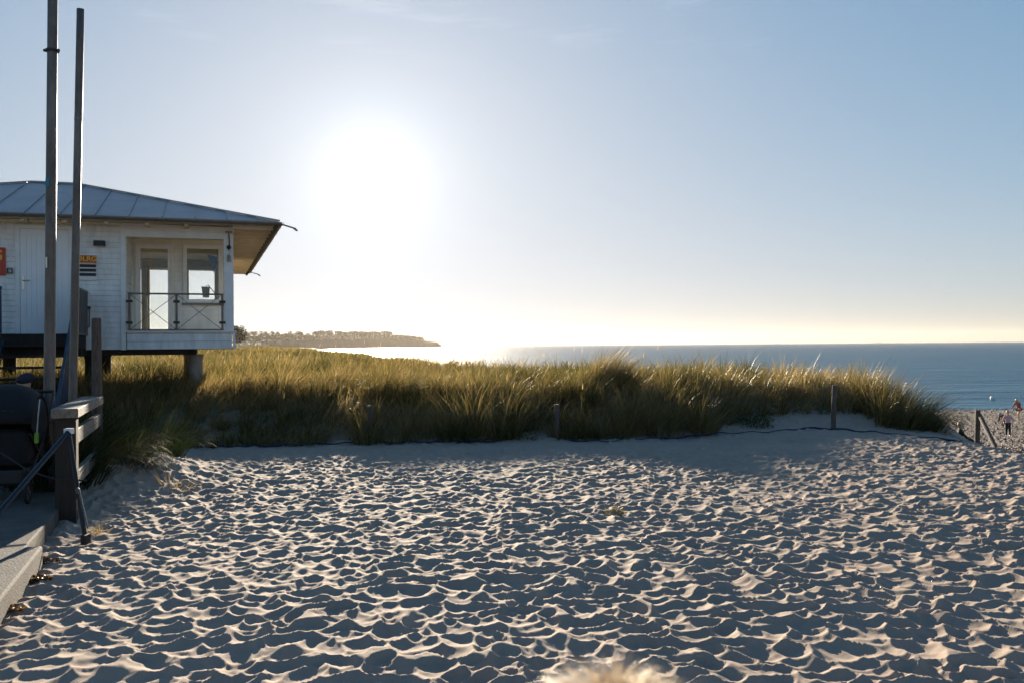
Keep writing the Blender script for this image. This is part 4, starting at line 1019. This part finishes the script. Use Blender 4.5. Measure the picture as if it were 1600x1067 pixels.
MB().box(-.22, .22, -.3, .3, .16, .32).build('shopping_basket', M['black'], pc, bevel=.03)
for s_ in (-1, 1):
    MB().tube([(s_ * .29, .5, 1.0), (s_ * .29, .2, .62), (s_ * .29, -.4, .18)], .013, 8).build('frame_tube', M['black'], pc)
    MB().tube([(s_ * .29, -.3, .66), (s_ * .29, .4, .14)], .013, 8).build('frame_tube', M['black'], pc)
MB().tube([(-.29, .5, 1.0), (-.29, .55, 1.03), (.29, .55, 1.03), (.29, .5, 1.0)], .016, 8).build('handlebar', M['black'], pc)
for (wx, wy, wr) in ((-.3, -.4, .11), (.3, -.4, .11), (-.31, .4, .14), (.31, .4, .14)):
    wh = MB(); n_ = 20
    ring = [(wx, wy + (wr - .018) * math.cos(2 * math.pi * i / n_), wr + (wr - .018) * math.sin(2 * math.pi * i / n_)) for i in range(n_ + 1)]
    wh.tube(ring, .018, 8); o = wh.build('wheel', M['rubber'], pc)
    sp_ = MB()
    for i in range(6):
        t = math.pi * i / 6; sp_.tube([(wx, wy + (wr - .03) * math.cos(t), wr + (wr - .03) * math.sin(t)), (wx, wy - (wr - .03) * math.cos(t), wr - (wr - .03) * math.sin(t))], .005, 5)
    sp_.tube([(wx - .02, wy, wr), (wx + .02, wy, wr)], .022, 10); sp_.build('spokes', M['galv'], o)
MB().box(.305, .335, -.22, -.17, .56, .66).build('lime_tag', M['lime'], pc, bevel=.004)
MB().tube([(.325, -.1, .98), (.33, -.18, .8), (.325, -.2, .66)], .006, 6).build('white_strap', M['signwhite'], pc)

# ------------------------------------------------------------------ fence posts, wires and the blue net
FG = 'fence posts along the foot of the dune'
posts = []
def fpost(label, px, pyt, Y, r=.04, lean=0.0, sink=.3):
    t_ = at(px, pyt, Y); g0 = lz(t_.x, Y); h = t_.z - g0
    e = MB(); e.tube([(-lean * h, 0, -sink), (-lean * h * .5, .0, h * .5), (0, 0, h - .012), (0, 0, h)], [r * 1.05, r, r * .97, r * .8], 14)
    o = e.build('fence_post', M['greywood'], None); o.location = (t_.x, Y, g0); tag(o, label, 'post', FG); posts.append(o); return Vector((t_.x, Y, t_.z))
A = fpost('low dark post hidden in the grass left of the middle', 577, 633, 15.35, .035)
B = fpost('short dark fence post in the grass at the centre of the dune edge', 870, 631, 15.5, .045)
Cc = fpost('slim post almost lost in the dark tall tussock', 1112, 614, 16.3, .03)
D = fpost('leaning grey fence post alone on the bare sand bank', 1304, 601, 17.2, .045, .05)
q5 = at(1528, 640, 21.5); g5 = lz(q5.x, 21.5)
ef = empty('braced_post', (q5.x, 21.5, g5)); tag(ef, 'dark wooden post with a slanting brace beside the beach', 'post', FG)
h5 = q5.z - g5
MB().tube([(-.04, 0, -.3), (0, 0, h5 - .01), (0, 0, h5)], [.062, .058, .05], 14).build('upright', M['greywood'], ef)
q6 = at(1566, 705, 19.9); q6.z = lz(q6.x, 19.9)
MB().tube([(.02, -.04, h5 - .12), tuple(q6 - Vector((q5.x, 21.5, g5 + .1)))], .05, 12).build('brace', M['greywood'], ef)
def wire(a, b, sag, lab):
    pts = [a.lerp(b, i / 16) + Vector((0, -.05, -sag * 4 * (i / 16) * (1 - i / 16))) for i in range(17)]
    o = MB().tube(pts, .0035, 5).build('fence_wire', M['galv']); tag(o, lab, 'wire', 'thin wires between the fence posts'); return o
dz_ = Vector((0, 0, -.1))
wire(A + dz_, B + dz_, .06, 'thin wire crossing the dark grass from the low left post to the centre post')
wire(B + dz_, Cc + dz_, .04, 'thin wire between the centre post and the post in the dark tussock')
wire(Cc + dz_, D + dz_ * 2, .12, 'thin wire between the dark tussock and the leaning post')
def net(label, px0, px1, pyf, wd=.06, step=8):
    """a flat blue net strip lying crumpled on the sand along the dune foot"""
    pts = []
    for px in np.arange(px0, px1 + .1, step):
        py = pyf(px); Y = 15.0
        for _ in range(12):
            p = at(px, py, Y); g0 = lz(p.x, Y)
            Y = Y * (EYE - g0) / max(EYE - p.z, .05)
        p = at(px, py, Y); pts.append(Vector((p.x, Y, lz(p.x, Y) + .008 + .012 * math.sin(px * .13) + .008 * random.random())))
    r = [wd * .5 * (.3 + .75 * random.random() * (.5 + .5 * math.sin(i * .23 + px0))) for i, _ in enumerate(pts)]; r[0] = r[-1] = .008
    o = MB().tube(pts, r, 7).build('blue_net', M['blueplas']); tag(o, label, 'net', 'blue net strips lying along the foot of the dune'); return o
net('long blue net strip under the left half of the dune grass', 196, 782, lambda x: np.interp(x, [196, 300, 420, 520, 640, 782], [701, 699, 697, 693, 691, 690]), .075)
net('shorter blue net strip just right of the centre fence post', 888, 978, lambda x: np.interp(x, [888, 940, 978], [688, 690, 687]), .05)
net('long blue net strip across the bare sand bank to the end of the dune', 992, 1506, lambda x: np.interp(x, [992, 1060, 1120, 1200, 1260, 1310, 1400, 1506], [686, 684, 677, 675, 669, 671, 678, 690]), .05)

# ------------------------------------------------------------------ pebbles, shells, beach litter
n = 16000; x = rng.uniform(7.5, 44, n); y = rng.uniform(13, 64, n); k_ = (x > edgex(y) + 1.5) & (x < y * .62); x, y = x[k_], y[k_]
def stones(name, x, y, s, m, hue=None):
    n = len(x); base = np.array([(1, 0, 0), (-.5, .87, 0), (-.5, -.87, 0), (0, 0, .6), (0, 0, -.6)]); 
    V = base[None] * s[:, None, None] * rng.uniform(.6, 1.3, (n, 5, 1)); a = rng.uniform(0, 6.3, n); c, s_ = np.cos(a)[:, None], np.sin(a)[:, None]
    X_ = V[..., 0] * c - V[..., 1] * s_; Y_ = V[..., 0] * s_ + V[..., 1] * c
    V = np.stack([X_ + x[:, None], Y_ + y[:, None], V[..., 2] + (land(x, y) + s * .3)[:, None]], -1).reshape(-1, 3)
    f = np.array([(0, 1, 3), (1, 2, 3), (2, 0, 3), (1, 0, 4), (2, 1, 4), (0, 2, 4)]); T = ((np.arange(n) * 5)[:, None, None] + f[None]).reshape(-1, 3)
    return npmesh(name, V, None, T, m)
o = stones('pebbles', x, y, rng.uniform(.008, .03, len(x)) * (1 + y / 40), mat('pebble', (.3, .25, .2), .7, col2=(.07, .055, .045), vscale=1.7)); tag(o, 'scattered brown pebbles and weed on the lower beach', 'pebbles', kind='stuff')
n = 110; x = rng.uniform(-3.5, 6, n); y = rng.uniform(4, 14, n); k_ = np.abs(x) < y * .6; x, y = x[k_], y[k_]
o = stones('shell_bits', x, y, rng.uniform(.005, .012, len(x)), mat('shell', (.7, .66, .6), .5, col2=(.05, .03, .02), vscale=2)); tag(o, 'tiny pale shells and dark scraps on the trampled sand', 'shells', kind='stuff')

# ------------------------------------------------------------------ on the water
bq = at(1551, 627, 72); by = empty('buoy', (bq.x, 72, -3.0)); tag(by, 'white round buoy floating near the shore', 'buoy')
MB().ball((0, 0, .12), .19, .19, .2, 16, 12).build('float', M['buoy'], by, smooth=True); MB().tube([(0, 0, .3), (0, 0, .38)], .025, 8).build('top_ring', M['black'], by)
def ship(label, px, Y, L_):
    k = L_ / 115
    p = at(px, 534, Y); e = empty('ship', (p.x, Y, -3)); e.scale = (k, k, k); L_ = 115; tag(e, label, 'ship', 'tiny ships on the horizon')
    MB().add([(-L_ / 2, -5, 0), (L_ / 2, -5, 0), (L_ / 2, 5, 0), (-L_ / 2, 5, 0), (-L_ / 2 * 1.05, -6, 7), (L_ / 2 * 1.1, -6, 9), (L_ / 2 * 1.1, 6, 9), (-L_ / 2 * 1.05, 6, 7)], [(0, 3, 2, 1), (4, 5, 6, 7), (0, 1, 5, 4), (1, 2, 6, 5), (2, 3, 7, 6), (3, 0, 4, 7)]).build('hull', M['ship'], e)
    MB().box(-L_ * .42, -L_ * .25, -5, 5, 7, 19).build('bridge', M['signwhite'], e)
ship('pale tiny ship on the horizon right of centre', 1372, 4200, 34)
ship('dark tiny ship on the horizon near the right edge', 1560, 4000, 15)

# ------------------------------------------------------------------ headland with its trees
HP = [300, 360, 400, 450, 500, 550, 600, 640, 665, 684, 689]
HY = [900, 1050, 1250, 1550, 1900, 2250, 2550, 2750, 2880, 2980, 3000]
HT = [533, 532, 532, 531, 529.5, 528, 527, 529, 531.5, 534, 539.6]
vs = []; fs = []; NPX = 120; pxs = np.linspace(300, 690, NPX)
for i, px in enumerate(pxs):
    Yv = float(np.interp(px, HP, HY)); ty = float(np.interp(px, HP, HT)) + .7 * float(fbm(np.array([px * .08]), np.array([0.]), 5)[0]) - .3
    b = at(px, 541, Yv); t_ = at(px, ty, Yv); top = max(t_.z, -3.0)
    for (dy, zz) in ((-40, -5), (-10, -3.2 + .12 * (top + 3)), (0, -3 + .55 * (top + 3)), (25, -3 + .9 * (top + 3)), (60, top), (200, top * .98 - .05), (420, -5)):
        k_ = (Yv + dy) / Yv; vs.append((b.x * k_, Yv + dy, zz + (2.2 * (float(hash2(np.array(i), np.array(dy), 9)) - .5) if zz > 0 else 0)))
for i in range(NPX - 1):
    for j in range(6): a = i * 7 + j; fs.append((a, a + 7, a + 8, a + 1))
fs.append(tuple(range(7))); fs.append(tuple((NPX - 1) * 7 + j for j in range(7))[::-1])
hm = MB().add(vs, fs).build('headland', mat('headland_scrub', (.075, .075, .035), .9, col2=(.035, .045, .02), vscale=.02)); tag(hm, kind='structure')
TG = 'hazy trees in a row on the headland'
def tree(px, ytop, ybase, wpx, Y, label, style=0, n=900):
    t_ = at(px, ytop, Y); b = at(px, ybase, Y); H_ = t_.z - b.z; W_ = wpx / F * Y
    e = empty('tree', (t_.x, Y, b.z)); tag(e, label, 'tree', TG)
    tr = MB(); fork = H_ * (.45 if style == 0 else .3)
    tr.tube([(0, 0, -4), (0, 0, fork * .5), (.02 * H_, 0, fork)], [H_ * .028, H_ * .022, H_ * .017], 7)
    for i in range(5):
        a = rng.uniform(0, 6.28); tr.tube([(.02 * H_, 0, fork * rng.uniform(.7, 1)), (math.cos(a) * W_ * .3, math.sin(a) * W_ * .3, H_ * rng.uniform(.7, .88))], [H_ * .012, H_ * .004], 5)
    tr.build('trunk', M['bark'], e)
    nl = rng.integers(6, 10) if n < 1400 else 26; P = []
    for i in range(nl):                                      # leaf clumps on the limbs
        a = rng.uniform(0, 6.28); rr = W_ * .36 * math.sqrt(rng.random()); zc = H_ * (rng.uniform(.62, .9) if style == 0 else rng.uniform(.32, .84))
        sr = W_ * rng.uniform(.2, .32); k = n // nl
        u = rng.normal(size=(k, 3)); u /= np.linalg.norm(u, axis=1)[:, None]; u *= (rng.random((k, 1)) ** .35)
        P.append(np.array([math.cos(a) * rr, math.sin(a) * rr, zc]) + u * np.array([sr, sr, min(sr * .8, H_ * .2) if style == 0 else sr * .9]))
    P = np.concatenate(P); P[:, 2] = np.minimum(P[:, 2], H_)
    V, q, h = quads(P, rng.uniform(.5, 1.1, len(P)) * W_ * .12); o = npmesh('crown', V, q, None, M['treeleaf'], {'hue': h}); o.parent = e
    return e
tree(368, 505, 541, 33, 430, 'darkest and nearest tree, a rounded crown right beside the hut wall', 1, 2600)
names = ['first', 'second', 'third', 'fourth', 'fifth', 'sixth', 'seventh', 'eighth', 'ninth', 'tenth', 'eleventh', 'twelfth', 'thirteenth', 'fourteenth', 'fifteenth', 'sixteenth', 'seventeenth', 'eighteenth', 'nineteenth', 'twentieth']
spec = [(388, 518, 1), (397, 516.5, 1), (407, 517, 1), (416, 518, 1), (425, 517.5, 1), (434, 518.5, 1), (446, 521, 0), (456, 517, 1), (468, 517.5, 0), (481, 519, 1), (494, 518.5, 0), (505, 517, 0), (515, 517, 0), (530, 518, 0), (541, 519, 0), (552, 518, 0), (562, 518, 0), (572, 519, 0), (582, 518.5, 0), (590, 519, 0), (599, 518, 0), (607, 518, 0), (617, 522, 1), (625, 523.5, 1), (661, 528.5, 1)]
for i, (px, yt, stl) in enumerate(spec):
    Yv = float(np.interp(px, HP, HY)) + 60; yb = float(np.interp(px, HP, HT))
    w = 14 if px < 600 else (12 if px < 612 else (9 if px < 650 else 4))
    if i < 20: lab = ('%s tree from the left in the hazy headland row, %s' % (names[i], 'dense rounded crown' if stl else 'flat open crown'))
    else: lab = ['flat-crowned tree third before the end of the dense row on the headland', 'last flat-crowned tree of the dense row on the headland', 'small round tree just right of the dense row on the headland', 'smaller round tree on the falling slope of the headland', 'tiny lone bush near the seaward tip of the headland'][i - 20]
    tree(px, yt, yb + 1.5, w, Yv, lab, stl)
# scrub filling in under the trees
n = 9000; px = rng.uniform(372, 660, n); Yv = np.interp(px, HP, HY) + rng.uniform(0, 70, n); P = []
tb = np.interp(px, HP, HT)
for i in range(n):
    p = at(px[i], tb[i] + rng.uniform(-4.0, 1.5) - (2.5 if px[i] < 590 and rng.random() < .4 else 0), Yv[i]); P.append(tuple(p))
V, q, h = quads(np.array(P), rng.uniform(2.5, 5, n) * Yv / 2500); o = npmesh('headland_scrub', V, q, None, M['treeleaf'], {'hue': h}); tag(o, 'hazy low scrub along the top of the headland', 'scrub', kind='stuff')
# a gull
gp_ = at(1447, 406, 160); gl = empty('gull', gp_); gl.scale = (.55,) * 3; tag(gl, 'tiny distant gull flying high above the sea', 'gull')
MB().tube([(-.22, 0, 0), (-.1, 0, .02), (.1, 0, .02), (.28, 0, -.02)], [.02, .07, .06, .02], 8).build('body', M['greywood'], gl)
MB().add([(-.05, 0, .03), (.08, 0, .03), (.02, .45, .22), (-.04, .95, .08), (-.05, .45, .2)], [(0, 1, 2, 4), (4, 2, 3)]).build('wing', M['grayhat'], gl)
MB().add([(-.05, 0, .03), (.08, 0, .03), (.02, -.45, .22), (-.04, -.95, .08), (-.05, -.45, .2)], [(4, 2, 1, 0), (3, 2, 4)]).build('wing', M['grayhat'], gl)
